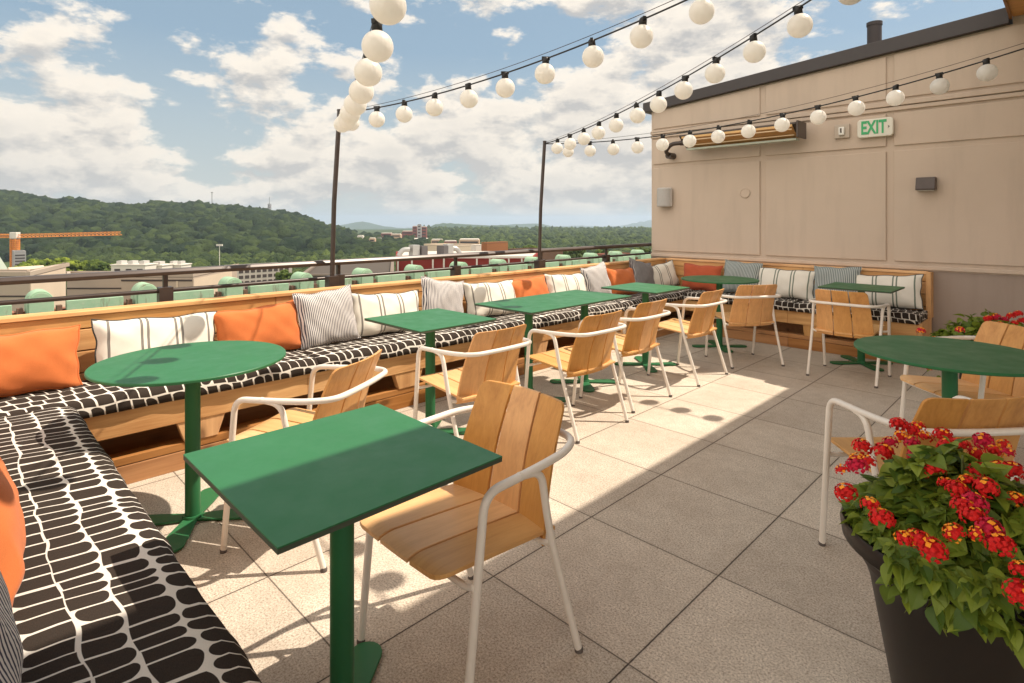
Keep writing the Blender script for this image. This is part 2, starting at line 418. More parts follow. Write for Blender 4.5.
def tag(o, label=None, cat=None, group=None, kind=None):
    if label: o['label'] = label
    if cat: o['category'] = cat
    if group: o['group'] = group
    if kind: o['kind'] = kind
    return o
def empty(name, loc=(0, 0, 0), rz=0, label=None, cat=None, group=None):
    o = bpy.data.objects.new(name, None); C.objects.link(o); o.location = loc; o.rotation_euler = (0, 0, rz)
    o.empty_display_size = .1
    return tag(o, label, cat, group)
def copy_tree(o, parent=None):
    c = o.copy(); C.objects.link(c)
    if parent: c.parent = parent
    for ch in list(o.children): copy_tree(ch, c)
    return c

# ------------------------------------------------------------------ setting: terrace, walls, canopy
fl = MB().box(-4.25, -2.2, -.30, 6, 7.05, 0).build('terrace_floor', M['paver']); tag(fl, kind='structure')
roof_lo = simple('grey roofing membrane', (.22, .20, .18), .9, .2, 1.5, space='W')
lr = MB().box(-16.5, -6, -3.3, -4.6, 40, -2.9).build('lower_roof', roof_lo); tag(lr, 'grey membrane roof one level below the terrace rail', 'roof')
# parapet of the terrace under the rail
cb = MB().box(-4.58, -2.2, -3.0, -4.25, 7.3, .77); cb.build('parapet_wall', M['stucco_low'])
tag(bpy.data.objects['parapet_wall'], 'low stucco parapet under the dark bronze rail', 'parapet wall')

# tall wall at the far end
wall = empty('stucco_wall', (0, 7.05, 0), 0, 'tall beige stucco wall with raised panels behind the far bench', 'wall')
def wtop(x): return 2.905+(x+4.29)*.0795
XL, XR = -4.28, 6.0
def wy(mb, x0, z0, x1, z1a, z1b, y0, y1): return mb.prism([(x0, z0), (x1, z0), (x1, z1b), (x0, z1a)], y0, y1, 'y')
mb = MB(); wy(mb, XL, -.3, XR, wtop(XL), wtop(XR), 0.0, 5.0)
mb.build('wall_core', M['stucco'], wall)
MB().box(-.45, .012, 3.0, XR, .5, 3.57).build('sun_gap_block', M['stucco'], wall)  # unseen block added to stop sun leaking between wall and canopy
mb = MB(); mb.box(XL+.004, -.004, 0, XR, .002, .86); mb.build('wall_base', M['stucco_low'], wall)
xs = [-4.245, -2.735, -1.42, -.10, 1.22, 2.5, 3.8, 5.1]
for i in range(len(xs)-1):
    a, b_ = xs[i]+(.035 if i else 0), xs[i+1]-.035
    MB().box(a, -.020, .95, b_, .002, 2.105).build('raised_panel', M['stucco'], wall, bevel=.006)
    MB().box(a, -.018, 2.16, b_, .002, 2.50).build('raised_panel', M['stucco'], wall, bevel=.006)
    wy(MB(), a, 2.655, b_, wtop(a)-.02, wtop(b_)-.02, -.018, .002).build('raised_panel', M['stucco'], wall, bevel=.006)
mb = MB(); mb.box(XL, -.028, 2.525, XR, .002, 2.565); mb.box(XL, -.036, 2.575, XR, .002, 2.625)
mb.build('moulding', M['stucco'], wall, bevel=.006)
MB().box(XL, -.034, .872, XR, .002, .915).build('moulding', M['stucco'], wall, bevel=.008)
mb = MB()
x0, x1 = XL-.10, -.47
mb.prism([(x0, wtop(x0)), (x1, wtop(x1)), (x1, wtop(x1)+.155), (x0, wtop(x0)+.135)], -.07, 4.9, 'y')
mb.build('coping', M['coping'], wall, bevel=.006)
mb = MB(); mb.lathe([(.075, 0), (.075, .62), (.082, .62), (.082, .66), (.07, .66)], 20)
p = mb.build('vent_pipe', simple('dark vent pipe', (.05, .04, .04), .6), None, smooth=40, loc=(-1.72, 7.75, 3.05))
tag(p, 'short dark vent pipe standing above the charcoal roof edge', 'pipe')
tag(p, group=None)

# canopy over the right half (its shade lies on the pavers)
can = empty('timber_canopy', (0, 0, 0), 0, 'timber clad canopy edge in the top right corner', 'canopy')
soff = wood('amber soffit boards', (.42, .19, .05), (.62, .33, .10), 0, False)
MB().box(-.45, -2.0, 3.27, 6, 7.02, 3.30).build('soffit', soff, can)
MB().box(-.47, -2.0, 3.25, -.45, 7.02, 3.56).build('fascia', simple('brown fascia board', (.26, .12, .04), .6), can)
MB().box(-.45, -2.0, 3.304, 6, 7.02, 3.56).build('roof_deck', M['coping'], can)
for yy in (0.5, 6.6):
    MB().box(4.6, yy, 0, 4.75, yy+.15, 3.27).build('post', M['black_metal'], can)

# ------------------------------------------------------------------ fittings on the tall wall
lo = Vector((0, 7.05, 0))
# heater
ht = empty('patio_heater', (-2.95, 6.80, 2.28), 0, 'long amber infrared heater on the beige wall', 'heater')
m_ref, t_, b_ = mat('amber reflector', (.62, .36, .15), .45, .6, .6)  # plain amber base colour, no emission
mb = MB(); mb.prism([(-.13, .165), (.05, .04), (.12, .04), (.12, .19), (-.13, .19)], -.70, .72, 'x'); mb.build('housing', M['black_metal'], ht, bevel=.006)
mb = MB(); mb.prism([(-.123, .156), (.047, .036), (.044, .030), (-.130, .152)], -.66, .68, 'x'); mb.build('reflector', m_ref, ht)
mb = MB(); mb.box(-.66, -.140, .140, .68, -.132, .166); mb.build('reflector_lip', simple('worn brass lip', (.62, .38, .16), .4, .2, 8, .5, .5), ht)
for k in range(2):
    MB().tube([(-.65, -.12+k*.08, +.115-k*.055), (.67, -.12+k*.08, .115-k*.055)], .007, 8).build('heating_tube', simple('pale quartz tube', (.8, .62, .40), .2), ht, smooth=True)
MB().box(-.66, -.01, .005, .68, .09, .028).build('glass_shield', simple('greenish glass strip', (.45, .50, .40), .15), ht)
mb = MB(); mb.box(.722, -.14, .02, .745, .13, .205); mb.build('end_cap', M['black_metal'], ht, bevel=.004)
mb = MB(); mb.tube(fillet([(-.74, .02, .11), (-.90, .02, .11), (-.98, .02, .02), (-.98, .10, -.02)], .06), .028, 12); mb.tube([(-.98, .09, -.03), (-.98, .245, -.03)], .045, 12)
mb.tube([(-.70, .02, .11), (-.76, .02, .11)], .035, 12); mb.build('conduit', M['black_metal'], ht, smooth=True)
for x in (-.45, .5): MB().box(x, .11, .12, x+.05, .245, .16).build('bracket', M['black_metal'], ht)
# speaker
sp = empty('wall_speaker', (-4.03, 7.03, 1.69), 0, 'small pale speaker at the left end of the beige wall', 'speaker')
mb = MB(); poly = []
for k in range(13):
    a = math.pi*k/12; poly.append((.105*math.cos(a), -.06-.085*math.sin(a)))
poly = [(.105, -.03)]+poly+[(-.105, -.03)]
poly = [(a, b2) for a, b2 in poly]
mb.prism(poly[::-1], -.13, .13, 'z'); mb.build('cabinet', simple('pale grey plastic', (.56, .53, .50), .6), sp, bevel=.012, smooth=50)
mb = MB()
gp_ = [(.108*math.cos(math.pi*k/12)*.96, -.062-.087*math.sin(math.pi*k/12)) for k in range(13)]
mb.add([(a, b2, -.115) for a, b2 in gp_]+[(a, b2, .115) for a, b2 in gp_], [(i, i+1, 14+i, 13+i) for i in range(12)])
mb.build('grille', simple('speaker grille', (.48, .455, .43), .8, .25, 160), sp, smooth=True)
MB().box(-.05, -.04, -.05, .05, .02, .05).build('bracket', M['stucco_low'], sp)
# round cap
cp = MB().lathe([(.062, 0), (.062, .008), (.055, .012), (.052, .006), (.0, .006)], 24).build('blank_cap', M['stucco'], smooth=30)
cp.rotation_euler = (R(90), 0, 0); cp.location = (-2.945, 7.028, 1.715); tag(cp, 'round painted cover plate on the beige wall', 'cover plate')
# wedge light
wl = empty('wall_light', (-1.10, 7.03, 1.745), 0, 'dark bronze wedge wall light on the beige wall', 'wall light')
mb = MB(); mb.prism([(0, -.065), (0, .065), (-.07, .065), (-.11, -.05), (-.11, -.065)], -.082, .082, 'x'); mb.build('housing', M['black_metal'], wl, bevel=.006)
MB().box(-.07, -.10, -.072, .07, -.02, -.066).build('lens', simple('frosted lens', (.5, .45, .38), .4), wl)
# exit sign
ex = empty('exit_sign', (-1.545, 7.03, 2.36), 0, 'white exit sign with green letters on the beige wall', 'exit sign')
m_sign = simple('aged white plastic', (.74, .70, .60), .45, .05)
mb = MB(); mb.prism([(-.165, -.075), (-.145, -.098), (.145, -.098), (.165, -.075), (.165, .075), (.145, .098), (-.145, .098), (-.165, .075)], -.055, -.004, 'y')
mb.build('case', m_sign, ex, bevel=.008, smooth=40)
m_gr, t_, b_ = mat('green sign letters', (.06, .42, .17), .5)
def text(name, body, size, m, parent, loc, rot, ext=.002):
    cu = bpy.data.curves.new(name, 'FONT'); cu.body = body; cu.size = size; cu.align_x = 'CENTER'; cu.align_y = 'CENTER'; cu.extrude = ext; cu.offset = .0045
    o = bpy.data.objects.new(name, cu); C.objects.link(o)
    bpy.context.view_layer.update()
    dg = bpy.context.evaluated_depsgraph_get(); me = bpy.data.meshes.new_from_object(o.evaluated_get(dg))
    bpy.data.objects.remove(o); me.materials.clear(); me.materials.append(m)
    o2 = bpy.data.objects.new(name, me); C.objects.link(o2); o2.parent = parent; o2.location = loc; o2.rotation_euler = rot
    return o2
tx = text('lettering', 'EXIT', .155, m_gr, ex, (-.012, -.057, .0), (R(90), 0, 0)); tx.scale = (.74, 1.25, 1)
MB().prism([(.118, -.016), (.136, 0), (.118, .016), (.123, 0)], -.0585, -.0555, 'y').build('chevron', M['foot'], ex)
# small alarm box
al = empty('wall_alarm', (-1.865, 7.03, 2.36), 0, 'small square strobe unit left of the exit sign', 'alarm')
MB().box(-.075, -.03, -.075, .075, -.003, .075).build('back_plate', simple('taupe plate', (.50, .42, .34), .6), al, bevel=.006)
MB().box(-.028, -.06, -.045, .030, -.03, .045).build('strobe', simple('clear strobe', (.82, .80, .74), .2), al, bevel=.01)
MB().box(-.010, -.063, -.02, .006, -.058, .03).build('lamp', M['foot'], al)

# ------------------------------------------------------------------ rail
rail = empty('guard_rail', (-4.35, 0, 0), 0, 'dark bronze metal guard rail running behind the long bench', 'railing')
def tubebox(mb, y0, y1, z, w, h): mb.box(-w/2, y0, z-h/2, w/2, y1, z+h/2)
Y1R = 7.28
mb = MB(); prof = [(-.040, -.020), (.040, -.020), (.044, .002), (.030, .022), (-.030, .022), (-.044, .002)]
mb.prism([(a, 1.002+b2) for a, b2 in prof], -2.0, 1.0, 'y') if False else None
mb.add([(a, -2.1, 1.03+b2) for a, b2 in prof]+[(a, Y1R, 1.03+b2) for a, b2 in prof], [(5, 4, 3, 2, 1, 0), (6, 7, 8, 9, 10, 11)]+[(i, (i+1) % 6, 6+(i+1) % 6, 6+i) for i in range(6)])
mb.build('top_rail', M['black_metal'], rail, bevel=.003)
mb = MB(); mb.tube([(-.0, -2.1, .905), (0, Y1R, .905)], .014, 10); mb.build('mid_rail', M['black_metal'], rail, smooth=True)
for yy in (-1.46, -.21, 1.04, 2.30, 3.55, 4.80, 6.06, 7.25):
    mb = MB(); mb.box(-.014, yy-.014, .78, .014, yy+.014, 1.015)
    mb.box(-.035, yy-.042, .77, .035, yy+.042, .93)
    mb.box(-.05, yy-.055, .77, .05, yy+.055, .785); mb.build('post', M['black_metal'], rail, bevel=.003)

# ------------------------------------------------------------------ benches
FX = -3.50; BX = -4.00        # front of apron, face of the backrest
NY = -.12                      # face of the near bench's backrest
FY = 6.47; BY = 6.95
def bench(name, label, along, a0, a1, front, back, sgn, mats, posts, ends=()):
    """built-in plank bench. along: axis of its length; front/back: coordinates across; sgn: +1 when front > back"""
    o = empty(name, (0, 0, 0), 0, label, 'bench')
    mm, md = mats
    def bx(mb, l0, l1, c0, c1, z0, z1):
        c0, c1 = min(c0, c1), max(c0, c1)
        if along == 'y': mb.box(c0, l0, z0, c1, l1, z1)
        else: mb.box(l0, c0, z0, l1, c1, z1)
    # backrest planks, broken into lengths
    cuts = [a0]; 
    while cuts[-1] < a1-2.2: cuts.append(cuts[-1]+1.74)
    cuts.append(a1)
    for i in range(len(cuts)-1):
        l0, l1 = cuts[i]+.0015, cuts[i+1]-.0015
        for z0, z1 in ((.765, .835), (.64, .758), (.515, .633), (.40, .508)):
            mb = MB(); bx(mb, l0, l1, back, back-sgn*.038, z0, z1); mb.build('back_plank', mm, o, bevel=.003)
    mb = MB(); bx(mb, a0, a1, back+sgn*.012, back-sgn*.11, .838, .862); mb.build('top_cap', mm, o, bevel=.003)
    mb = MB(); bx(mb, a0, a1, back-sgn*.04, back-sgn*.10, .02, .835); mb.build('back_frame', M['pine_z'], o)
    mb = MB(); bx(mb, a0, a1, front-sgn*.003, back, .375, .398); mb.build('seat_board', mm, o)
    for i in range(len(cuts)-1):
        l0, l1 = cuts[i]+.001, cuts[i+1]-.001
        mb = MB(); bx(mb, l0, l1, front, front-sgn*.035, .262, .392); mb.build('apron', mm, o, bevel=.003)
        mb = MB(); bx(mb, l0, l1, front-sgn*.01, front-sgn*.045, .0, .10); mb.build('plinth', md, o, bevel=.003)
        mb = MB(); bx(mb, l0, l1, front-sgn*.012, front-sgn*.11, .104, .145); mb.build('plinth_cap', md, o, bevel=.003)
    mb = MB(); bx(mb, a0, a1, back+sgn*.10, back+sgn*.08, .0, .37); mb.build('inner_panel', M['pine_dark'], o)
    for pc in posts:
        w0, w1 = .125, .085
        if along == 'y': poly = [(pc-w1, .145), (pc+w1, .145), (pc+w0, .262), (pc-w0, .262)]; 
        else: poly = [(pc-w1, .145), (pc+w1, .145), (pc+w0*.8, .262), (pc-w0*.8, .262)]
        f0, f1 = sorted((front-sgn*.006, front-sgn*.06))
        mb = MB()
        mb.prism(poly, f0, f1, 'x' if along == 'y' else 'y'); mb.build('post', M['pine_z'], o, bevel=.003)
    for e in ends:
        mb = MB(); bx(mb, e, e+.04, front+sgn*.0, back, 0, .40); mb.box(e, back-.10 if sgn > 0 else back, .40, e+.04, back if sgn > 0 else back+.10, .862) if False else None
        mb.build('end_panel', M['pine_z'], o, bevel=.003)
        mb = MB(); mb.box(e, min(back, back-sgn*.11)-.05, .40, e+.04, max(back, back-sgn*.11)+.0, .858); mb.build('end_post', M['pine_z'], o, bevel=.003)
    return o
bench('plank_bench', 'long pine plank bench built along the guard rail', 'y', -.10, 6.95, FX, BX, 1, (M['pine_y'], M['pine_dark']), (1.02, 2.42, 3.85, 5.25))
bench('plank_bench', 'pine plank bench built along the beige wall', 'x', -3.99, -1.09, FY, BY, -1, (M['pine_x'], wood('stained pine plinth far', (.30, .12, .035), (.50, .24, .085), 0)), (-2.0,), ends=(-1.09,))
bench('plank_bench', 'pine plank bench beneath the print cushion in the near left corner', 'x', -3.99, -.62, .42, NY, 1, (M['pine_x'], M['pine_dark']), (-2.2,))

def seat_cushion(l0, l1, c0, c1, along, label, grp, seed, z0=.398, hh=.085, open_ends=True):
    """box cushion with soft rounded front; UV in metres"""
    rs = random.Random(seed)
    W = abs(c1-c0); L = l1-l0
    prof = [(0, 0), (0, hh*.3), (.004, hh*.62), (.016, hh*.88), (.035, hh*1.0), (.10, hh*1.05), (W*.5, hh*1.08), (W-.10, hh*1.04), (W-.03, hh*.98), (W-.008, hh*.8), (W, hh*.4), (W, 0)]
    n = max(8, int(L/.055)); pr = len(prof); arc = [0]
    for i in range(1, pr): arc.append(arc[-1]+math.dist(prof[i], prof[i-1]))
    vs, uvs = [], []
    for j in range(n+1):
        q = j/n; l = l0+L*q
        e = min(q*L, (1-q)*L); sh = 1-.35*math.exp(-(e/.012)) 
        for i, (c, z) in enumerate(prof):
            wv = .0035*math.sin(l*9+i*1.3+seed)+.003*math.sin(l*23+seed*2+i)
            cc = c0+(c1-c0)/W*(c+(wv if i < 5 else 0)*1.0)
            zq = z0+z*(.78+.22*sh if z > .01 else 1)+(wv if 2 < i < 10 else 0)
            vs.append((cc, l, zq) if along == 'y' else (l, cc, zq)); uvs.append((arc[i], l+seed*3.7))
    fs = []
    for j in range(n):
        for i in range(pr-1):
            f = (j*pr+i, j*pr+i+1, (j+1)*pr+i+1, (j+1)*pr+i)
            fs.append(f)
        fs.append((j*pr+pr-1, j*pr, (j+1)*pr, (j+1)*pr+pr-1))
    fs.append(tuple(range(pr))); fs.append(tuple(n*pr+i for i in range(pr-1, -1, -1)))
    me = bpy.data.meshes.new('seat_cushion'); me.from_pydata(vs, [], fs); me.update()
    uvl = me.uv_layers.new(name='UVMap')
    for lp in me.loops: uvl.data[lp.index].uv = uvs[lp.vertex_index]
    # end caps: use z as u
    for p in me.polygons:
        p.use_smooth = True
        if len(p.vertices) > 4:
            p.use_smooth = False
            for li in p.loop_indices:
                v = vs[me.loops[li].vertex_index]; c = v[0] if along == 'y' else v[1]
                uvl.data[li].uv = (c, v[2]*1.0+seed)
    import bmesh
    bm = bmesh.new(); bm.from_mesh(me); bmesh.ops.recalc_face_normals(bm, faces=bm.faces); bm.to_mesh(me); bm.free()
    me.materials.append(M['print'])
    o = bpy.data.objects.new('seat_cushion', me); C.objects.link(o)
    tag(o, label, 'seat cushion', grp)
    return o
FC = -3.475
seat_cushion(-.03, 1.70, FC, -3.99, 'y', 'print cushion behind the round table on the long bench', 'long bench cushions', 1)
seat_cushion(1.705, 3.45, FC, -3.99, 'y', 'print cushion on the long bench behind the nearer small square table', 'long bench cushions', 2)
seat_cushion(3.455, 5.20, FC, -3.99, 'y', 'print cushion on the long bench behind the double table right half', 'long bench cushions', 3)
seat_cushion(5.205, 6.94, FC, -3.99, 'y', 'print cushion in the far corner of the long bench', 'long bench cushions', 4)
seat_cushion(-3.465, -2.2, 6.445, 6.94, 'x', 'print cushion on the wall bench behind the far round table', 'wall bench cushions', 5)
seat_cushion(-2.195, -1.075, 6.445, 6.94, 'x', 'print cushion at the right end of the wall bench', 'wall bench cushions', 6)
seat_cushion(-3.463, -.60, .452, NY+.01, 'x', 'large black and cream print cushion in the bottom left corner', None, 7)

# ------------------------------------------------------------------ pillows
def pillow_mesh(w, h, t, seed, puff=1.0):
    rs = random.Random(seed); n = 22; vs = []; fs = []
    ph = [rs.uniform(0, 6.28) for _ in range(6)]
    for side in (1, -1):
        for j in range(n+1):
            for i in range(n+1):
                a = -1+2*i/n; b_ = -1+2*j/n
                edge = (1-abs(a)**2.6)*(1-abs(b_)**2.6)
                y = side*t/2*max(edge, 0)**.42
                x = a*w/2*(1-.075*(1-b_*b_)*1.0*abs(a)); z = b_*h/2*(1-.10*(1-a*a)*abs(b_))
                # creases running from the corners and a soft dent
                cr = .007*math.sin(a*9+b_*5+ph[0])*(1-edge)+.004*math.sin((a-b_)*5+ph[1])*edge+.0015*math.sin(a*13+b_*9+ph[3])
                y += cr*(1 if edge > .02 else 0)
                x += .004*math.sin(b_*8+ph[2]); z += .005*math.sin(a*7+ph[4])
                vs.append((x, y, z))
    m1 = (n+1)*(n+1)
    for j in range(n):
        for i in range(n):
            q = j*(n+1)+i
            fs.append((q+1, q, q+n+1, q+n+2)); fs.append((m1+q, m1+q+1, m1+q+n+2, m1+q+n+1))
    ring = [i for i in range(n+1)]+[(j+1)*(n+1)-1 for j in range(1, n+1)]+[n*(n+1)+i for i in range(n-1, -1, -1)]+[j*(n+1) for j in range(n-1, 0, -1)]
    L = len(ring)
    for k in range(L): fs.append((ring[k], ring[(k+1) % L], m1+ring[(k+1) % L], m1+ring[k]))
    return vs, fs, ring
def pillow(x, y, z, face, w, h, t, m, label, seed, tilt=17, roll=0, pipe=None, grp=None):
    """face: direction (angle about z) towards which the front (-y local) looks"""
    vs, fs, ring = pillow_mesh(w, h, t, seed)
    mb = MB(); mb.v = vs; mb.f = fs
    o = mb.build('throw_pillow', M[m], smooth=70)
    o.matrix_world = Matrix.Translation((x, y, z)) @ Matrix.Rotation(face, 4, 'Z') @ Matrix.Rotation(-R(tilt), 4, 'X') @ Matrix.Rotation(R(roll), 4, 'Y')
    tag(o, label, 'pillow', grp)
    if pipe:
        mp = MB(); pts = [Vector(vs[i]) for i in ring]; pts.append(pts[0]); mp.tube([Vector((p.x*1.004, 0, p.z*1.004)) for p in pts], .0042, 6)
        mp.build('piping', M[pipe], o, smooth=True)
    return o
LP = R(90)     # front looks towards +X (long bench)
NPX = -3.865
S = {'o': ('orange', .56, .335, .15, 'orange'), 'b': ('band', .65, .34, .15, 'piping'), 't': ('tick', .45, .405, .14, 'tick')}
longp = [('o', .24, 'plump orange pillow under the leftmost rail, left of the striped cream pillow', 0, 4), ('b', .89, 'cream pillow with paired dark stripes behind the round table', 2, 0),
 ('o', 1.48, 'orange pillow just right of the near round table', -3, 0), ('t', 1.95, 'upright navy ticking pillow beside the orange one, nearest of its kind', -4, 0), ('b', 2.46, 'cream striped pillow behind the nearer small square table', 3, 0),
 ('t', 3.00, 'navy ticking pillow between two cream pillows, second along the rail', 10, 0), ('b', 3.58, 'cream striped pillow behind the left half of the double table', 2, 0), ('o', 4.10, 'orange pillow behind the middle of the double table', -3, 0),
 ('b', 4.68, 'cream striped pillow behind the right half of the double table', 3, 0), ('t', 5.18, 'pale ticking pillow left of the fourth orange pillow', -7, 0), ('o', 5.70, 'orange pillow behind the far small square table', 2, 0),
 ('g', 6.12, 'charcoal ticking pillow near the far corner of the long bench', 12, 0), ('b', 6.58, 'cream striped pillow in the far corner of the long bench', -6, 10)]
S['g'] = ('tick_grey', .46, .41, .14, 'tick_grey')
for i, (k, y, lab, rl, yawd) in enumerate(longp):
    mm, w, h, t, pi_ = S[k]
    zc = .487+h/2*math.cos(R(17))-.004 
    pillow(NPX+(.02 if k == 't' or k == 'g' else 0), y, zc, LP-R(yawd), w, h, t, mm, lab, 10+i, 17 if k != 't' else 13, rl, pi_, 'pillows along the long bench')
S2 = {'r': ('rust', .52, .34, .15, 'rust'), 'u': ('tick_blue', .46, .41, .14, 'tick_blue'), 'b': ('band_green', .65, .35, .15, 'piping')}
farp = [('r', -3.42, 'rust red pillow in the corner behind the far round table', 1), ('u', -2.91, 'blue grey ticking pillow behind the far round table', 3), ('b', -2.40, 'cream pillow with green stripes between two blue grey ticking pillows', 1),
        ('u', -1.87, 'blue grey ticking pillow behind the far square table', -2), ('b', -1.42, 'cream pillow with green stripes at the right end of the wall bench', -3)]
for i, (k, x, lab, rl) in enumerate(farp):
    mm, w, h, t, pi_ = S2[k]
    pillow(x, 6.815, .487+h/2*math.cos(R(16))-.004, 0, w, h, t, mm, lab, 40+i, 15, rl, pi_, 'pillows along the wall bench')
nearp = [('band_green', -3.66, .58, .34, 'cream striped pillow tucked in the near corner by the left edge'), ('orange', -3.03, .56, .36, 'small sliver of orange pillow at the left edge beyond the cream one'),
         ('band', -2.53, .56, .36, 'cream pillow sliver between the two orange pillows at the left edge'), ('orange', -1.98, .56, .37, 'large orange pillow at the left edge of the near bench'), ('tick', -1.40, .50, .45, 'ticking pillow in the bottom left corner on the near bench')]
for i, (mm, x, w, h, lab) in enumerate(nearp):
    pillow(x, NY+(.125, .135, .125, .175, .12)[i], .487+h/2*math.cos(R(17)), R(180), w, h, .14, mm, lab, 60+i, 15, (-2, 3, -2, 2, -3)[i], 'piping' if 'band' in mm else mm, 'pillows on the near bench')

# ------------------------------------------------------------------ tables
TH = .74
def table_base(root, x=0, y=0, rz=45, top=TH-.016):
    MB().lathe([(.032, .012), (.032, top-.01)], 28, (x, y, 0)).build('post', M['green'], root, smooth=40)
    MB().box(x-.09, y-.09, top-.012, x+.09, y+.09, top-.001).build('mounting_plate', M['green'], root)
    MB().lathe([(.0, .026), (.040, .026), (.044, .014), (.044, .010)][::-1], 28, (x, y, 0)).build('collar', M['green'], root, smooth=40)
    for k in range(4):
        a = R(rz+90*k); poly = []
        L = .275; w0, w1 = .026, .052
        poly += [(0, -w0), (L*.55, -w1*.86), (L-w1*.6, -w1)]
        for q in range(-4, 5):
            t = q/5*math.pi/2; poly.append((L-w1*.6+w1*1.0*math.cos(t), w1*math.sin(t)))
        poly += [(L-w1*.6, w1), (L*.55, w1*.86), (0, w0)]
        mt = Matrix.Translation((x, y, 0)) @ Matrix.Rotation(a, 4, 'Z')
        mb = MB(); mb.prism(poly, .004+.0004*k, .014+.0006*k, 'z', mt); mb.build('base_foot', M['green'], root, bevel=.002)
def square_table(x, y, sx, sy, posts, label, grp, name='square_table', rz=0):
    r = empty(name, (x, y, 0), rz, label, 'table', grp)
    MB().box(-sx/2, -sy/2, TH-.004, sx/2, sy/2, TH).build('table_top', M['green'], r, bevel=.001)
    MB().box(-sx/2+.0006, -sy/2+.0006, TH-.015, sx/2-.0006, sy/2-.0006, TH-.0042).build('top_core', M['green_edge'], r)
    for py in posts: table_base(r, 0, py)
    return r
def round_table(x, y, rad, label, grp, rz=10):
    r = empty('round_table', (x, y, 0), 0, label, 'table', grp)
    MB().lathe([(.0, TH-.014), (rad-.004, TH-.014), (rad, TH-.011), (rad, TH-.003), (rad-.003, TH), (0, TH)], 96).build('table_top', M['green'], r, smooth=35)
    table_base(r, 0, 0, rz); return r
round_table(-2.892, .803, .40, 'round green table by the long bench in the near left corner', 'round green tables', 55)
round_table(-2.777, 5.954, .40, 'round green table in the far corner of the terrace', 'round green tables', 45)
round_table(-.45, 3.45, .40, 'round green table at the right behind the red flowers', 'round green tables', 45)
square_table(-1.42, .762, .625, .61, (0,), 'large looking square green table in the foreground, half in shade', 'square green tables')
square_table(-2.985, 2.225, .62, .60, (0,), 'square green table between the near round table and the double table', 'square green tables')
square_table(-2.98, 3.48, .60, 1.24, (-.33, .36), 'long green double table with two posts along the long bench', None, 'double_table')
square_table(-2.93, 4.715, .60, .60, (0,), 'square green table right of the long double table', 'square green tables')
square_table(-1.49, 6.22, .60, .56, (0,), 'square green table in the shade at the wall bench', 'square green tables')

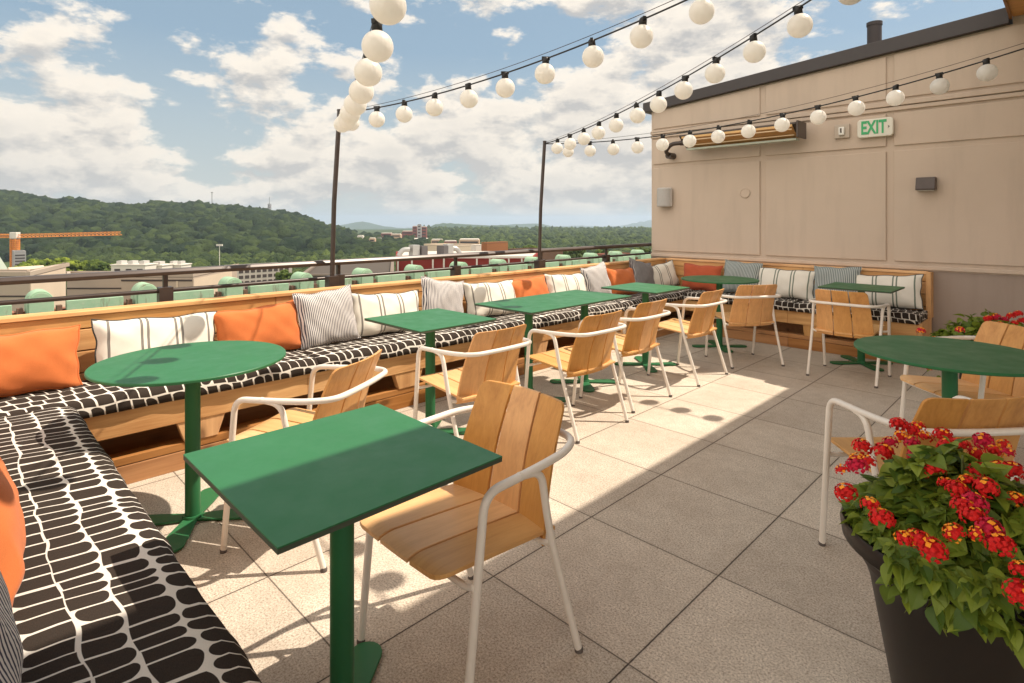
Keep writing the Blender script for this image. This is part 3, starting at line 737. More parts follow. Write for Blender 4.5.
# ------------------------------------------------------------------ chairs
def make_chair():
    root = empty('armchair')
    r = .0125
    # front legs, arms and the hoop behind the back: one bent tube
    A = [(-.26, -.237, .012), (-.268, -.172, .644), (-.272, .02, .652), (-.266, .17, .660), (-.222, .262, .664)]
    hoop = [(-.12, .275, .665), (0, .279, .665), (.12, .275, .665)]
    path = A+hoop+[(-x, y, z) for x, y, z in A[::-1]]
    pts = fillet(path, [.055, .08, .12, .09, .05, .05, .05, .09, .12, .08, .055], 6)
    MB().tube(pts, r, 12).build('arm_frame', M['white_metal'], root, smooth=60)
    for s in (-1, 1):
        leg = fillet([(s*.271, -.045, .652), (s*.270, .050, .640), (s*.264, .098, .42), (s*.262, .237, .012)], [.06, .12], 7)
        MB().tube(leg, r*.96, 12).build('rear_leg', M['white_metal'], root, smooth=60)
    for y0, z0, s0 in ((-.207, .395, .264), (.112, .385, .262)):
        MB().tube(fillet([(-s0, y0, z0+.012), (-s0+.03, y0, z0), (s0-.03, y0, z0), (s0, y0, z0+.012)], .02, 3), .009, 8).build('seat_rail', M['white_metal'], root, smooth=60)
    for sx, sy in ((-.26, -.238), (.26, -.238), (-.262, .2385), (.262, .2385)):
        MB().lathe([(.0135, 0), (.0135, .013), (.012, .016)], 12, (sx, sy, 0)).build('foot_cap', M['foot'], root, smooth=40)
    # seat: three slats running front to back
    def seat_z(y):
        t = (y+.285)/.46
        return .446-.040*t**1.1-.012*max(0, (.12-t)/.12)**2
    def slat(x0f, x1f, x0b, x1b, corner):
        mb = MB(); n = 22; th = .013; ys = [-.285+.455*(i/n)**1.5 for i in range(n+1)]; rows = []
        for i, y in enumerate(ys):
            t = (i/n)**1.5; a = x0f+(x0b-x0f)*t; b_ = x1f+(x1b-x1f)*t
            d = y-ys[0]; rc = .05
            if d < rc:
                cut = rc-math.sqrt(max(0, rc*rc-(rc-d)**2))
                if corner < 0: a += cut
                if corner > 0: b_ -= cut
            rows.append((a, b_, y))
        vs = []
        for a, b_, y in rows:
            z = seat_z(y); m_ = (a+b_)/2
            for x in (a, m_, b_): vs.append((x, y, z+.10*x*x*1.2))
        for a, b_, y in rows:
            z = seat_z(y)-th; m_ = (a+b_)/2
            for x in (a, m_, b_): vs.append((x, y, z+.10*x*x*1.2))
        o = 3*(n+1); fs = []
        for i in range(n):
            for k in range(2):
                q = i*3+k; fs.append((q, q+1, q+4, q+3)); fs.append((o+q+1, o+q, o+q+3, o+q+4))
            q = i*3; fs.append((q+3, o+q+3, o+q, q)); fs.append((q+2, o+q+2, o+q+5, q+5))
        fs.append((1, 0, o, o+1)); fs.append((2, 1, o+1, o+2)); q = n*3; fs.append((q, q+1, o+q+1, o+q)); fs.append((q+1, q+2, o+q+2, o+q+1))
        mb.add(vs, fs); return mb
    g = .0045
    for k, (a, b_) in enumerate(((-.222, -.075-g), (-.075+g, .075-g), (.075+g, .222))):
        sc_ = 1.0
        slat(a, b_, a, b_, (-1, 0, 1)[k]).build('seat_slat', M['teak'], root, bevel=.002)
    # back: three slats, narrowing a little upwards, curved around the sitter
    def back_slat(k):
        bot = (-.225, -.076, .076, .225); top = (-.200, -.066, .066, .200); gg = .0045
        mb = MB(); n = 24; th = .013; vs = []; nx = 4
        for side in (0, 1):
            for i in range(n+1):
                t = 1-(1-i/n)**1.5; z = .372+.405*t; y = .150+.122*t+.018*math.sin(t*math.pi)*-1
                a = bot[k]+(top[k]-bot[k])*t+(gg if k else 0); b_ = bot[k+1]+(top[k+1]-bot[k+1])*t-(gg if k < 2 else 0)
                dd = .777-z; rc = .026
                if dd < rc:
                    cut = rc-math.sqrt(max(0, rc*rc-(rc-dd)**2))
                    if k == 0: a += cut
                    if k == 2: b_ -= cut
                for j in range(nx+1):
                    x = a+(b_-a)*j/nx; yy = y-.85*x*x
                    vs.append((x, yy+(th if side else 0), z))
        m1 = (n+1)*(nx+1); fs = []
        for i in range(n):
            for j in range(nx):
                q = i*(nx+1)+j; fs.append((q, q+1, q+nx+2, q+nx+1)); fs.append((m1+q+1, m1+q, m1+q+nx+1, m1+q+nx+2))
            q = i*(nx+1); fs.append((q+nx+1, m1+q+nx+1, m1+q, q)); q += nx; fs.append((q, m1+q, m1+q+nx+1, q+nx+1))
        for j in range(nx):
            fs.append((j+1, j, m1+j, m1+j+1)); q = n*(nx+1)+j; fs.append((q, q+1, m1+q+1, m1+q))
        mb.add(vs, fs); return mb
    for k in range(3): back_slat(k).build('back_slat', M['teak_v'], root, bevel=.002)
    return root
ch0 = make_chair()
CH = [(-1.397, 1.194, (0, -1), 'wooden slat armchair with cream frame in the foreground at the half shaded table'),
      (-2.438, 1.157, (-.867, -.5), 'slatted wooden armchair turned towards the near round table'),
      (-2.53, 2.20, (-1, 0), 'slatted armchair at the square table right of the near round table'),
      (-2.43, 3.03, (-1, .02), 'slatted armchair at the left half of the long double table'),
      (-2.50, 3.74, (-1, 0), 'slatted armchair at the right half of the long double table'),
      (-2.475, 4.675, (-1, .0), 'slatted armchair at the square table right of the double table'),
      (-2.33, 5.51, (-.82, .57), 'slatted armchair at the far round table with its back to the terrace'),
      (-1.45, 5.645, (0, 1), 'slatted armchair at the shaded square table by the beige wall'),
      (-.43, 4.11, (-.68, -.73), 'slatted armchair on the far side of the right hand round table'),
      (-.426, 2.671, (-.75, .66), 'slatted armchair behind the red flowers, nearest the right edge')]
for i, (x, y, f, lab) in enumerate(CH):
    o = ch0 if i == 0 else copy_tree(ch0)
    o.location = (x, y, 0); o.rotation_euler = (0, 0, math.atan2(f[0], -f[1]))
    tag(o, lab, 'armchair', 'teak and cream metal armchairs')

# ------------------------------------------------------------------ light poles and strings of bulbs
P1 = Vector((-4.27, 2.20, 0)); P2 = Vector((-4.27, 4.68, 0))
for p, top, lab, ln in ((P1, 2.26, 'slim dark pole holding bulb strings, left one behind the bench', .045), (P2, 2.25, 'slim dark pole holding bulb strings, nearer the beige wall', .045)):
    r = empty('light_pole', (p.x, p.y, .77), 0, lab, 'pole', 'poles for the bulb strings')
    MB().tube([(0, 0, 0), (ln*.3, ln*.3, (top-.77)*.5), (ln, ln, top-.77)], .019, 14).build('shaft', M['black_metal'], r, smooth=60)
    mb = MB(); mb.tube([(ln-.02, ln, top-.79), (ln+.05, ln, top-.79)], .008, 8); mb.lathe([(.021, 0), (.021, .012), (.0, .016)], 12, (ln, ln, top-.77)); mb.build('hook', M['black_metal'], r, smooth=50)
    MB().box(-.04, -.04, 0, .04, .04, .16).build('base_bracket', M['black_metal'], r, bevel=.003)
bulb_me = None
def make_string(a, b_, sag, n, t0, label, wire2=.02, dt=None):
    """catenary-like cable from a to b_ with globe bulbs at even spacing"""
    global bulb_me
    a, b_ = Vector(a), Vector(b_)
    def P(t): return a.lerp(b_, t)+Vector((0, 0, -4*sag*t*(1-t)))
    root = empty('string_lights', a, 0, label, 'string lights', 'strings of globe bulbs')
    MB().tube([P(i/48)-a for i in range(49)], .0052, 6).build('cable', M['black'], root, smooth=True)
    MB().tube([a.lerp(b_, i/40)+Vector((0, 0, .016-3.55*sag*(i/40)*(1-i/40)))-a for i in range(41)], .0020, 5).build('support_wire', M['black_metal'], root, smooth=True)
    rs = random.Random(int(abs(a.x*100+b_.y*37)))
    for k in range(n):
        t = t0+dt*k
        q = P(t)-a
        if bulb_me is None:
            prof = [(0.0, -.150)]
            for i in range(1, 16):
                an = -math.pi/2+math.pi*.93*i/16; prof.append((.061*math.cos(an), -.089+.061*math.sin(an)))
            prof.append((.017, -.030))
            bo = MB().lathe(prof, 28).build('bulb', M['bulb'], root, smooth=60)
            mb = MB(); mb.lathe([(.0, .008), (.014, .008), (.020, .0), (.021, -.030), (.017, -.034)][::-1], 14)
            mb.box(-.024, -.008, -.006, .024, .008, .012)
            so = mb.build('socket', M['black'], bo, smooth=50); bulb_me = (bo.data, so.data); 
            bo.location = q
        else:
            bo = bpy.data.objects.new('bulb', bulb_me[0]); C.objects.link(bo); bo.parent = root; bo.location = q
            so = bpy.data.objects.new('socket', bulb_me[1]); C.objects.link(so); so.parent = bo
        bo.rotation_euler = (R(rs.uniform(-7, 7)), R(rs.uniform(-7, 7)), rs.uniform(0, 6))
    return root
T1 = (P1.x+.045, P1.y+.045, 2.24); T2 = (P2.x+.045, P2.y+.045, 2.23)
make_string(T1, (.9, -.13, 2.95), .42, 13, .05, 'string of globe bulbs running from the left pole towards the camera', dt=.0570)
make_string(T1, (-.47, 2.75, 2.72), .16, 12, .041, 'string of globe bulbs from the left pole rising to the top edge', dt=.0814)
make_string(T2, (-.47, 2.81, 2.57), .105, 12, .089, 'string of globe bulbs from the right pole rising in front of the roof edge', dt=.0763)
make_string(T2, (.9, 5.45, 2.92), .2735, 17, .059, 'string of globe bulbs crossing in front of the heater and exit sign', dt=.0517)

# ------------------------------------------------------------------ planters with red flowers
def leaf_pts(L, W, fold=.25, droop=.3):
    """pointed leaf, 2 x 5 quads, lying along +x"""
    vs = []; fs = []; n = 6
    for i in range(n+1):
        t = i/n; w = W/2*math.sin(math.pi*min(1, t*1.02)**.75)**.9 if 0 < t < 1 else 0.0005
        x = L*t; z = -droop*L*t*t
        vs += [(x, -w, z+fold*w), (x, 0, z), (x, w, z+fold*w)]
    for i in range(n):
        q = i*3; fs += [(q, q+1, q+4, q+3), (q+1, q+2, q+5, q+4)]
    return vs, fs
def leafmat():
    m, t, b = mat('lantana leaves', (.09, .17, .03), .5, .35)
    oi = geo(t); f = noise(t, oi, 9, 3); g = noise(t, oi, 55, 3)
    at = t.nodes.new('ShaderNodeVertexColor'); at.layer_name = 'tone'
    c = mix(t, at.outputs[0], (.055, .115, .013), (.31, .38, .042))
    c = mix(t, M_(t, 'MULTIPLY', g, .3), c, (.05, .10, .02))
    t.links.new(c, b.inputs['Base Color'])
    tr = t.nodes.new('ShaderNodeBsdfTranslucent'); t.links.new(mix(t, .5, c, (.22, .30, .03)), tr.inputs[0])
    ms = t.nodes.new('ShaderNodeMixShader'); ms.inputs[0].default_value = .28
    out = t.nodes['Material Output']; t.links.new(b.outputs[0], ms.inputs[1]); t.links.new(tr.outputs[0], ms.inputs[2]); t.links.new(ms.outputs[0], out.inputs[0])
    return m
M['leaf'] = leafmat()
def petal_mat(name, a, b2):
    m, t, b = mat(name, a, .6, .25)
    v = ocoord(t); t.links.new(mix(t, noise(t, v, 60, 2), a, b2), b.inputs['Base Color']); return m
M['red'] = petal_mat('deep red petals', (.48, .006, .008), (.75, .018, .012))
M['crimson'] = petal_mat('crimson petals', (.42, .006, .03), (.62, .012, .05))
M['yellow'] = petal_mat('yellow orange florets', (.90, .22, .015), (.98, .45, .03))
M['stem'] = simple('green brown stems', (.14, .17, .05), .7)
def flower_meshes(rs, size, style):
    """a dome of small four petalled florets; returns red part and yellow part"""
    red, yel = MB(), MB(); n = int(38*(size/.026)**1.2)
    for i in range(n):
        t = (i+.5)/n; th = math.acos(1-t*1.45); ph = i*2.39996+rs.uniform(-.2, .2)
        nrm = Vector((math.sin(th)*math.cos(ph), math.sin(th)*math.sin(ph), math.cos(th)))
        c = Vector((nrm.x*size, nrm.y*size, nrm.z*size*.85)); r = size*.25*rs.uniform(.85, 1.2)
        q = nrm.to_track_quat('Z', 'Y'); tgt = red
        core = (rs.random() < .22 if style == 'mix' else False) or t < (.16 if style == 'mix' else .06)
        if core: tgt = yel
        vs = [c+nrm*.0015]; k = 8; sp = rs.uniform(0, 1.5)
        for j in range(k):
            a = sp+2*math.pi*j/k; rr = r*(1.0 if j % 2 == 0 else .74)
            vs.append(c+q @ Vector((rr*math.cos(a), rr*math.sin(a), rs.uniform(-.002, .002))))
        tgt.add(vs, [(0, 1+j, 1+(j+1) % k) for j in range(k)])
    red.lathe([(.0, -size*.25), (size*.6, -.1*size), (size*.8, size*.15), (size*.5, size*.42), (0, size*.5)], 10)
    return red, yel
def plant(name, loc, rad, zr, ht, nleaf, heads, label, seed, leafL=.055, rich=True, spill=.08, over=None):
    rs = random.Random(seed); root = empty(name, loc, 0, label, 'flowering plant', None)
    vs_all = []; fs_all = []; tone = []
    stems = MB()
    def surf(a, rr):
        """top of the mound at polar position (a, rr 0..1+)"""
        return zr+ht*(1-min(1.3, rr)**2.2*.92)*(1+.22*math.sin(a*3+seed)+.12*math.sin(a*7+1))
    for i in range(nleaf):
        a = rs.uniform(0, 2*math.pi); rr = math.sqrt(rs.random())*1.02
        top = surf(a, rr); z = top-abs(rs.gauss(0, .035))-(rs.random()**2)*.10
        if rr > .93: z = min(z, zr+.05)-rs.random()**2*spill
        if over:
            z = max(z, zr+.012)
            if rs.random() < .20:      # sprays that hang over the rim
                a = rs.uniform(*over); rr = rs.uniform(1.12, 1.27); z = zr+.045-rs.random()**1.4*.12
        p = Vector((math.cos(a)*rr*rad, math.sin(a)*rr*rad, z))
        L = leafL*rs.uniform(.6, 1.35); W = L*rs.uniform(.58, .78)
        lv, lf = leaf_pts(L, W, rs.uniform(.1, .45), rs.uniform(.1, .5))
        ya = a+rs.gauss(0, 1.1); pitch = rs.gauss(.30, .45)-(.35 if rr < .85 else -.10)
        mt = Matrix.Translation(p) @ Matrix.Rotation(ya, 4, 'Z') @ Matrix.Rotation(pitch, 4, 'Y') @ Matrix.Rotation(rs.gauss(0, .5), 4, 'X')
        o = len(vs_all); vs_all += [tuple(mt @ Vector(q)) for q in lv]; fs_all += [tuple(j+o for j in f) for f in lf]
        tn = rs.random(); tone += [tn]*len(lv)
    me = bpy.data.meshes.new('foliage'); me.from_pydata(vs_all, [], fs_all); me.update(); me.materials.append(M['leaf'])
    ca = me.color_attributes.new('tone', 'FLOAT_COLOR', 'POINT')
    ca.data.foreach_set('color', [c for tv in tone for c in (tv, tv, tv, 1)])
    fo = bpy.data.objects.new('foliage', me); C.objects.link(fo); fo.parent = root
    for i in range(26):
        a = rs.uniform(0, 6.28); rr = rs.random()**.5*.95; top = surf(a, rr)
        stems.tube([(math.cos(a)*rr*rad*.35, math.sin(a)*rr*rad*.35, zr-.05), (math.cos(a)*rr*rad*.8, math.sin(a)*rr*rad*.8, (zr+top)/2), (math.cos(a)*rr*rad, math.sin(a)*rr*rad, top-.02)], .003, 5)
    stems.build('stems', M['stem'], root)
    for i, (dx, dy, dz, sz, st) in enumerate(heads):
        red, yel = flower_meshes(rs, sz, st)
        mt = Matrix.Rotation(rs.uniform(0, 6), 4, 'Z')
        h = red.build('flower_head', M['crimson' if rs.random() < .28 else 'red'], root)
        h.location = (dx, dy, dz); h.rotation_euler = (rs.gauss(0, .3), rs.gauss(0, .3), rs.uniform(0, 6))
        if yel.v: yel.build('yellow_florets', M['yellow'], h)
    return root
def pot(loc, r_top, r_bot, hgt, label, name='planter_pot'):
    r = empty(name, loc, 0, label, 'planter')
    m_pot = simple('dark brown resin', (.014, .010, .008), .42, .15, 8, .4)
    MB().lathe([(0, 0), (r_bot, 0), (r_bot+.008, .02), (r_top-.072, hgt*.72), (r_top-.05, hgt-.085), (r_top-.022, hgt-.055), (r_top-.004, hgt-.045), (r_top, hgt-.012), (r_top-.006, hgt), (r_top-.022, hgt-.004), (r_top-.035, hgt-.05), (r_top-.05, hgt-.10)], 64).build('body', m_pot, r, smooth=50)
    MB().lathe([(0, hgt-.06), (r_top-.034, hgt-.058)], 40).build('soil', simple('dark soil', (.035, .022, .014), .95, .4, 40), r)
    return r
PX, PY = -.225, 1.895; PR = .275
pot((PX, PY, 0), PR, .13, .545, 'large dark planter in the bottom right corner')
def invert(u, v, d):
    d *= .975; x, y = gp(u, d); return (x-PX, y-PY, zz(v, d))
hd = [(842, 470, 1.55), (846, 493, 1.50), (862, 447, 1.72), (858, 460, 1.62), (857, 466, 1.55), (890, 443, 1.72), (902, 437, 1.78), (913, 431, 1.85), (899, 425, 1.85), (918, 427, 1.85), (912, 443, 1.70),
      (918, 457, 1.60), (939, 460, 1.58), (943, 436, 1.80), (934, 472, 1.52), (945, 483, 1.46), (958, 491, 1.42), (882, 519, 1.36), (905, 540, 1.30), (933, 550, 1.26), (916, 538, 1.30), (954, 533, 1.27), (975, 503, 1.36),
      (979, 472, 1.50), (967, 482, 1.46), (976, 454, 1.62), (960, 446, 1.70), (994, 452, 1.66), (983, 441, 1.75), (990, 530, 1.26), (977, 534, 1.25), (1013, 471, 1.55), (1020, 594, 1.13), (1022, 571, 1.16), (974, 518, 1.30), (922, 541, 1.28),
      (1015, 500, 1.40), (1040, 480, 1.45), (1050, 520, 1.3), (1003, 446, 1.75)]
hd += [(868, 462, 1.60), (884, 452, 1.68), (925, 437, 1.80), (948, 447, 1.66), (1000, 470, 1.5), (1008, 452, 1.62), (986, 488, 1.42), (964, 508, 1.36), (870, 505, 1.40), (1000, 545, 1.22)]
random.seed(5)
heads = [(*invert(u, v, d), (.0265 if i % 3 else .021)*(1.0 if i % 5 else .78), 'mix' if i % 3 == 0 else 'solid') for i, (u, v, d) in enumerate(hd)]
plant('lantana_plant', (PX, PY, 0), .232, .550, .185, 4300, heads, 'bushy lantana with red and orange blooms in the dark planter', 3, .047, spill=.0, over=(R(-112), R(110)))
P2X, P2Y = gp(988, 4.35)
pot((P2X, P2Y, 0), .24, .17, .42, 'dark planter mostly hidden behind the right hand armchairs')
def inv2(u, v, d):
    x, y = gp(u, d); return (x-P2X, y-P2Y, zz(v, d))
hd2 = [(988, 319, 4.3), (996, 317, 4.3), (1004, 320, 4.3), (1011, 316, 4.35), (1018, 314, 4.3), (1022, 321, 4.3), (1015, 324, 4.25), (1000, 325, 4.2), (921, 331, 4.2), (930, 366, 4.0), (935, 340, 4.2), (960, 330, 4.2), (1030, 318, 4.3), (925, 350, 4.1)]
heads2 = [(*inv2(u, v, d), .030, 'solid' if i < 8 else 'mix') for i, (u, v, d) in enumerate(hd2)]
plant('lantana_plant', (P2X, P2Y, 0), .36, .42, .20, 1100, heads2, 'red flowering plant behind the right hand armchairs', 9, .06, spill=.28)

# ------------------------------------------------------------------ verdigris parapet below the rail
def verdigris():
    m, t, b = mat('verdigris copper', (.30, .52, .38), .75, .3)
    p = geo(t); f = noise(t, p, 2.2, 6, .65); g = noise(t, p, 14, 5, .7)
    c = mix(t, f, (.20, .36, .235), (.40, .545, .375))
    c = mix(t, ramp(t, g, [(.52, 0), (.72, .55)]), c, (.42, .46, .36))
    c = mix(t, ramp(t, noise(t, VM(t, 'MULTIPLY', p, (3, 3, .6)), 3, 5, .7), [(.56, 0), (.68, .75)]), c, (.19, .15, .11))
    t.links.new(c, b.inputs['Base Color']); bump(t, b, g, .3, .01); return m
M['verd'] = verdigris()
VP = empty('copper_parapet', (0, 0, 0), 0, 'green verdigris copper parapet wall below the terrace rail', 'parapet')
MB().box(-10.85, -4, -3.0, -10.63, 22, .07).build('brick_base', simple('old brick base', (.30, .13, .08), .85, .3, 3, space='W'), VP)
BR = simple('brown stained end post', (.16, .09, .06), .8, .3, 12, space='W')
yy = .94-1.3*3; k = 0
while yy < 21:
    c = -.02
    mb = MB(); poly = [(yy-.15, -1.0), (yy+.15, -1.0), (yy+.15, .21)]
    for q in range(1, 12):
        a = math.pi*q/12; poly.append((yy+.15*math.cos(a), .21+.165*math.sin(a)))
    poly.append((yy-.15, .21))
    mb.prism(poly, -10.78, -10.40, 'x')
    mb.build('arched_merlon', M['verd'], VP, bevel=.008, smooth=30)
    MB().prism([(a_*.86+yy*.14, z_ if z_ < .1 else .21+(z_-.21)*.84) for a_, z_ in poly], -10.399, -10.375, 'x').build('merlon_face', M['verd'], VP, bevel=.004)
    MB().box(-10.60, yy+.30, -1.0, -10.48, yy+1.3-.30, .195).build('parapet_panel', M['verd'], VP, bevel=.006)
    MB().box(-10.58, yy+.185, -1.0, -10.46, yy+.25, .14).build('end_post', BR, VP); MB().box(-10.58, yy+1.3-.25, -1.0, -10.46, yy+1.3-.185, .14).build('end_post', BR, VP)
    yy += 1.30; k += 1

# ------------------------------------------------------------------ town beyond
def bmat(name, col, var=.1): return simple(name, col, .85, var, .25, .2, space='W')
beige = bmat('cream render', (.60, .49, .37)); taupe = bmat('shade toned render', (.42, .34, .27)); darkline = bmat('dark band', (.07, .055, .05))  # taupe paints shaded faces, cream their sunlit faces and other plain walls
whitem = bmat('white painted block', (.68, .63, .56)); maroon = bmat('maroon cladding', (.23, .035, .028), .15)
GZ = -30.0
def axis_block(name, label, corner, dx, dy, ztop, m, cat='building', z0=GZ, trim=None, roofm=None, parapet=.4):
    """block whose near corner (max x, min y) is at corner; runs dx to -x and dy to +y"""
    x, y = corner; r = empty(name, (x, y, 0), 0, label, cat)
    MB().box(-dx, 0, z0, 0, dy, ztop).build('wall', m, r)
    MB().box(-dx+.4, .4, ztop+.003, -.4, dy-.4, ztop+.05).build('roof', roofm or roof_lo, r)
    if parapet:
        mb = MB(); w = .35
        mb.box(-dx, 0, ztop+.06, 0, w, ztop+.06+parapet); mb.box(-dx, dy-w, ztop+.06, 0, dy, ztop+.06+parapet)
        mb.box(-dx, w+.01, ztop+.06, -dx+w, dy-w-.01, ztop+.06+parapet); mb.box(-w, w+.01, ztop+.06, 0, dy-w-.01, ztop+.06+parapet); mb.build('parapet', trim or m, r)
    return r
def run(u_corner, d, u_end):
    """length to +y so the +x face ends at bearing u_end, starting at the corner"""
    x, y = gp(u_corner, d); a = math.atan2(1, 0)
    bx_, by_ = gp(u_end, 1.0)
    return x/bx_*by_-y
def runx(u_corner, d, u_end):
    x, y = gp(u_corner, d); bx_, by_ = gp(u_end, 1.0)
    return x-y/by_*bx_
def pblock(name, label, pts, ztop, m, cat='building', rm=None, par=.35):
    """building on a polygon of (bearing, depth) corners, near ones first"""
    P = [gp(u, d) for u, d in pts]; cx = sum(p[0] for p in P)/len(P); cy = sum(p[1] for p in P)/len(P)
    r = empty(name, (cx, cy, 0), 0, label, cat); Q = [(x-cx, y-cy) for x, y in P]
    MB().prism(Q, GZ, ztop, 'z').build('wall', m, r)
    MB().prism([(x*.97, y*.97) for x, y in Q], ztop+.003, ztop+.05, 'z').build('roof', rm or roof_lo, r)
    mb = MB(); n = len(Q)
    for i in range(n):
        a_, b_ = Vector((*Q[i], 0)), Vector((*Q[(i+1) % n], 0)); t_ = (b_-a_).normalized(); nn = Vector((t_.y, -t_.x, 0))
        mb.prism([(p.x, p.y) for p in (a_*1.0+t_*.01, b_*1.0-t_*.01, b_-t_*.01-nn*.3, a_+t_*.01-nn*.3)], ztop+.06, ztop+.06+par, 'z')
    if par: mb.build('parapet', m, r)
    r['_'] = 0; del r['_']
    return r, (cx, cy)
def strip(r, c, u0, d0, u1, d1, v0, v1, m, name='dark_band', off=.05):
    """band on the outside of a wall between two bearings"""
    x0, y0 = gp(u0, d0-off); x1, y1 = gp(u1, d1-off); z0, z1 = H-(v0-HY)*min(d0, d1)/F, H-(v1-HY)*min(d0, d1)/F
    t_ = Vector((x1-x0, y1-y0, 0)).normalized(); nn = Vector((t_.y, -t_.x, 0))*.12; dx, dy = x0-c[0], y0-c[1]; ex_, ey_ = x1-c[0], y1-c[1]
    MB().prism([(dx, dy), (ex_, ey_), (ex_-nn.x, ey_-nn.y), (dx-nn.x, dy-nn.y)], z1, z0, 'z').build(name, m, r)
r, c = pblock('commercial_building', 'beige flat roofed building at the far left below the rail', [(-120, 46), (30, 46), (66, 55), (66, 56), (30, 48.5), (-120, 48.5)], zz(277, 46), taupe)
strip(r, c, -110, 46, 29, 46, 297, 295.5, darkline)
strip(r, c, 31, 46.1, 65.5, 54.9, 277.5, 330, beige, 'sunlit_tone_side_wall')  # sunlit face painted as a cream sheet over the shaded tone
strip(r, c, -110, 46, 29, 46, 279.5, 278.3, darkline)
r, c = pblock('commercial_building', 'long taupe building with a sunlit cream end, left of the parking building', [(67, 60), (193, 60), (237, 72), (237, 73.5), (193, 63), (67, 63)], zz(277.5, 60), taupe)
strip(r, c, 194, 60.2, 236.5, 71.9, 279, 330, beige, 'sunlit_tone_end_wall')  # sunlight on this end is put into the cream colour
strip(r, c, 121, 60, 192, 60, 281.3, 279.6, darkline); strip(r, c, 67, 60, 121, 60, 289, 287.7, darkline); strip(r, c, 176, 60, 178, 60, 300, 281, beige, 'downpipe')
def frontal(name, label, u0, u1, v, d, m, cat='building', depth=4, z0=GZ, units=0, grp=None):
    cx, cy = gp((u0+u1)/2, d); w = (u1-u0)/F*d; top = zz(v, d); r = empty(name, (cx, cy, 0), YAW, label, cat, grp)
    MB().box(-w/2, 0, z0, w/2, depth, top).build('wall', m, r)
    MB().box(-w/2-.15, -.15, top+.003, w/2+.15, depth+.15, top+.22).build('roof_edge', whitem, r)
    for k in range(units):
        x = -w/2+w*(k+.3)/units; MB().box(x, .6, top+.225, x+w/units*.45, 2.4, top+.9).build('roof_unit', galv_, r)
        MB().box(x, -.04, top-1.5, x+w/units*.5, -.004, top-.7).build('window_band', darkline, r)
    return r
galv_ = bmat('pale roof unit', (.50, .48, .45))
frontal('warehouse', 'longest of the three white roof blocks behind the taupe building', 111, 145, 265.5, 118, whitem, 'warehouse', units=3)
frontal('warehouse', 'middle white roof block behind the taupe building', 147, 162, 266, 122, whitem, 'warehouse', units=1)
frontal('warehouse', 'rightmost of the three white roof blocks behind the taupe building', 166, 181, 265.5, 126, whitem, 'warehouse', units=2)
# parking structure with a grid of openings
c4 = gp(237, 150); L4 = run(237, 150, 292); r = axis_block('parking_structure', 'grey open parking building behind the rail, left of the bulb pole', c4, 10, L4, zz(269, 150), bmat('pale grey concrete', (.42, .38, .33)))
for fl_ in range(4):
    for k in range(9):
        a = .5+k*(L4-1)/9
        MB().box(.003, a, zz(269, 150)-1.2-fl_*1.5, .05, a+(L4-1)/9*.7, zz(269, 150)-.35-fl_*1.5).build('opening', darkline, r)
# grey roofs in the middle
pblock('commercial_building', 'dark gravel roofed block left of the maroon building', [(300, 44), (394, 44), (394, 60), (320, 60)], zz(277, 44), bmat('brown grey wall', (.20, .16, .13)), rm=bmat('gravel', (.085, .07, .058)), par=.15)
# maroon building
r, c = pblock('maroon_building', 'maroon clad building with pale pilasters behind the copper parapet', [(396, 62), (532, 62), (540, 76), (396, 76)], zz(258.5, 62), maroon, par=0, rm=bmat('pale roof', (.55, .50, .44)))
strip(r, c, 395, 62, 533, 62, 258, 256, whitem, 'roof_edge', .2)
for uu in (397, 411, 432, 443, 476, 489, 508, 521): strip(r, c, uu, 62, uu+1.6, 62, 275, 258.6, whitem, 'pilaster', .12)
# duct units on the maroon roof
galv = simple('galvanised duct', (.42, .41, .39), .35, .08, 2, .5, .4)
rz0 = zz(258.5, 62)+.06
for (u, d, sgn, lab) in ((413, 66, -1, 'shiny elbow duct on the maroon roof, left of the pair'), (447, 68, 1, 'shiny elbow duct on the maroon roof, right of the pair')):
    x, y = gp(u, d); r = empty('roof_duct', (x, y, rz0), 0, lab, 'duct', 'elbow ducts on the maroon roof')
    MB().box(-.45, -.30, 0, .45, .65, 1.25).build('duct_box', galv, r, bevel=.03)
    s_ = sgn
    MB().tube(fillet([(.0, s_*.5, .75), (.25*s_, s_*1.3, .75), (.4*s_, s_*1.7, .0)], .5, 6), .28, 16).build('elbow', galv, r, smooth=60)
    MB().box(-.7, -1.0 if s_ > 0 else .8, 0, .7, -.35 if s_ > 0 else 1.6, 1.1).build('fan_housing', bmat('dark unit', (.12, .11, .11)), r)
c7 = gp(487, 80); axis_block('brick_building', 'square brown brick block behind the rail near the second pole', c7, 1.2, run(487, 80, 508), zz(243.5, 80), bmat('brown brick', (.30, .13, .06)), parapet=.1)
c7 = gp(476, 84); axis_block('commercial_building', 'small white block left of the brown brick block', c7, 1.2, run(476, 84, 487), zz(246, 84), whitem, parapet=.1)
c7 = gp(541, 95); axis_block('commercial_building', 'low dark brown building just right of the second pole', c7, 8, run(541, 95, 563), zz(252, 95), bmat('dark brown wall', (.13, .075, .05)), parapet=.2)
c7 = gp(628, 105); axis_block('commercial_building', 'low reddish roof below the rail beside the beige wall', c7, 8, run(628, 105, 650), zz(257, 105), bmat('red brown wall', (.25, .10, .07)), parapet=.2)
c7 = gp(455, 130); axis_block('commercial_building', 'long low roof with cream walls in front of the trees', c7, 12, run(455, 130, 478), zz(247, 130), beige, parapet=.3)
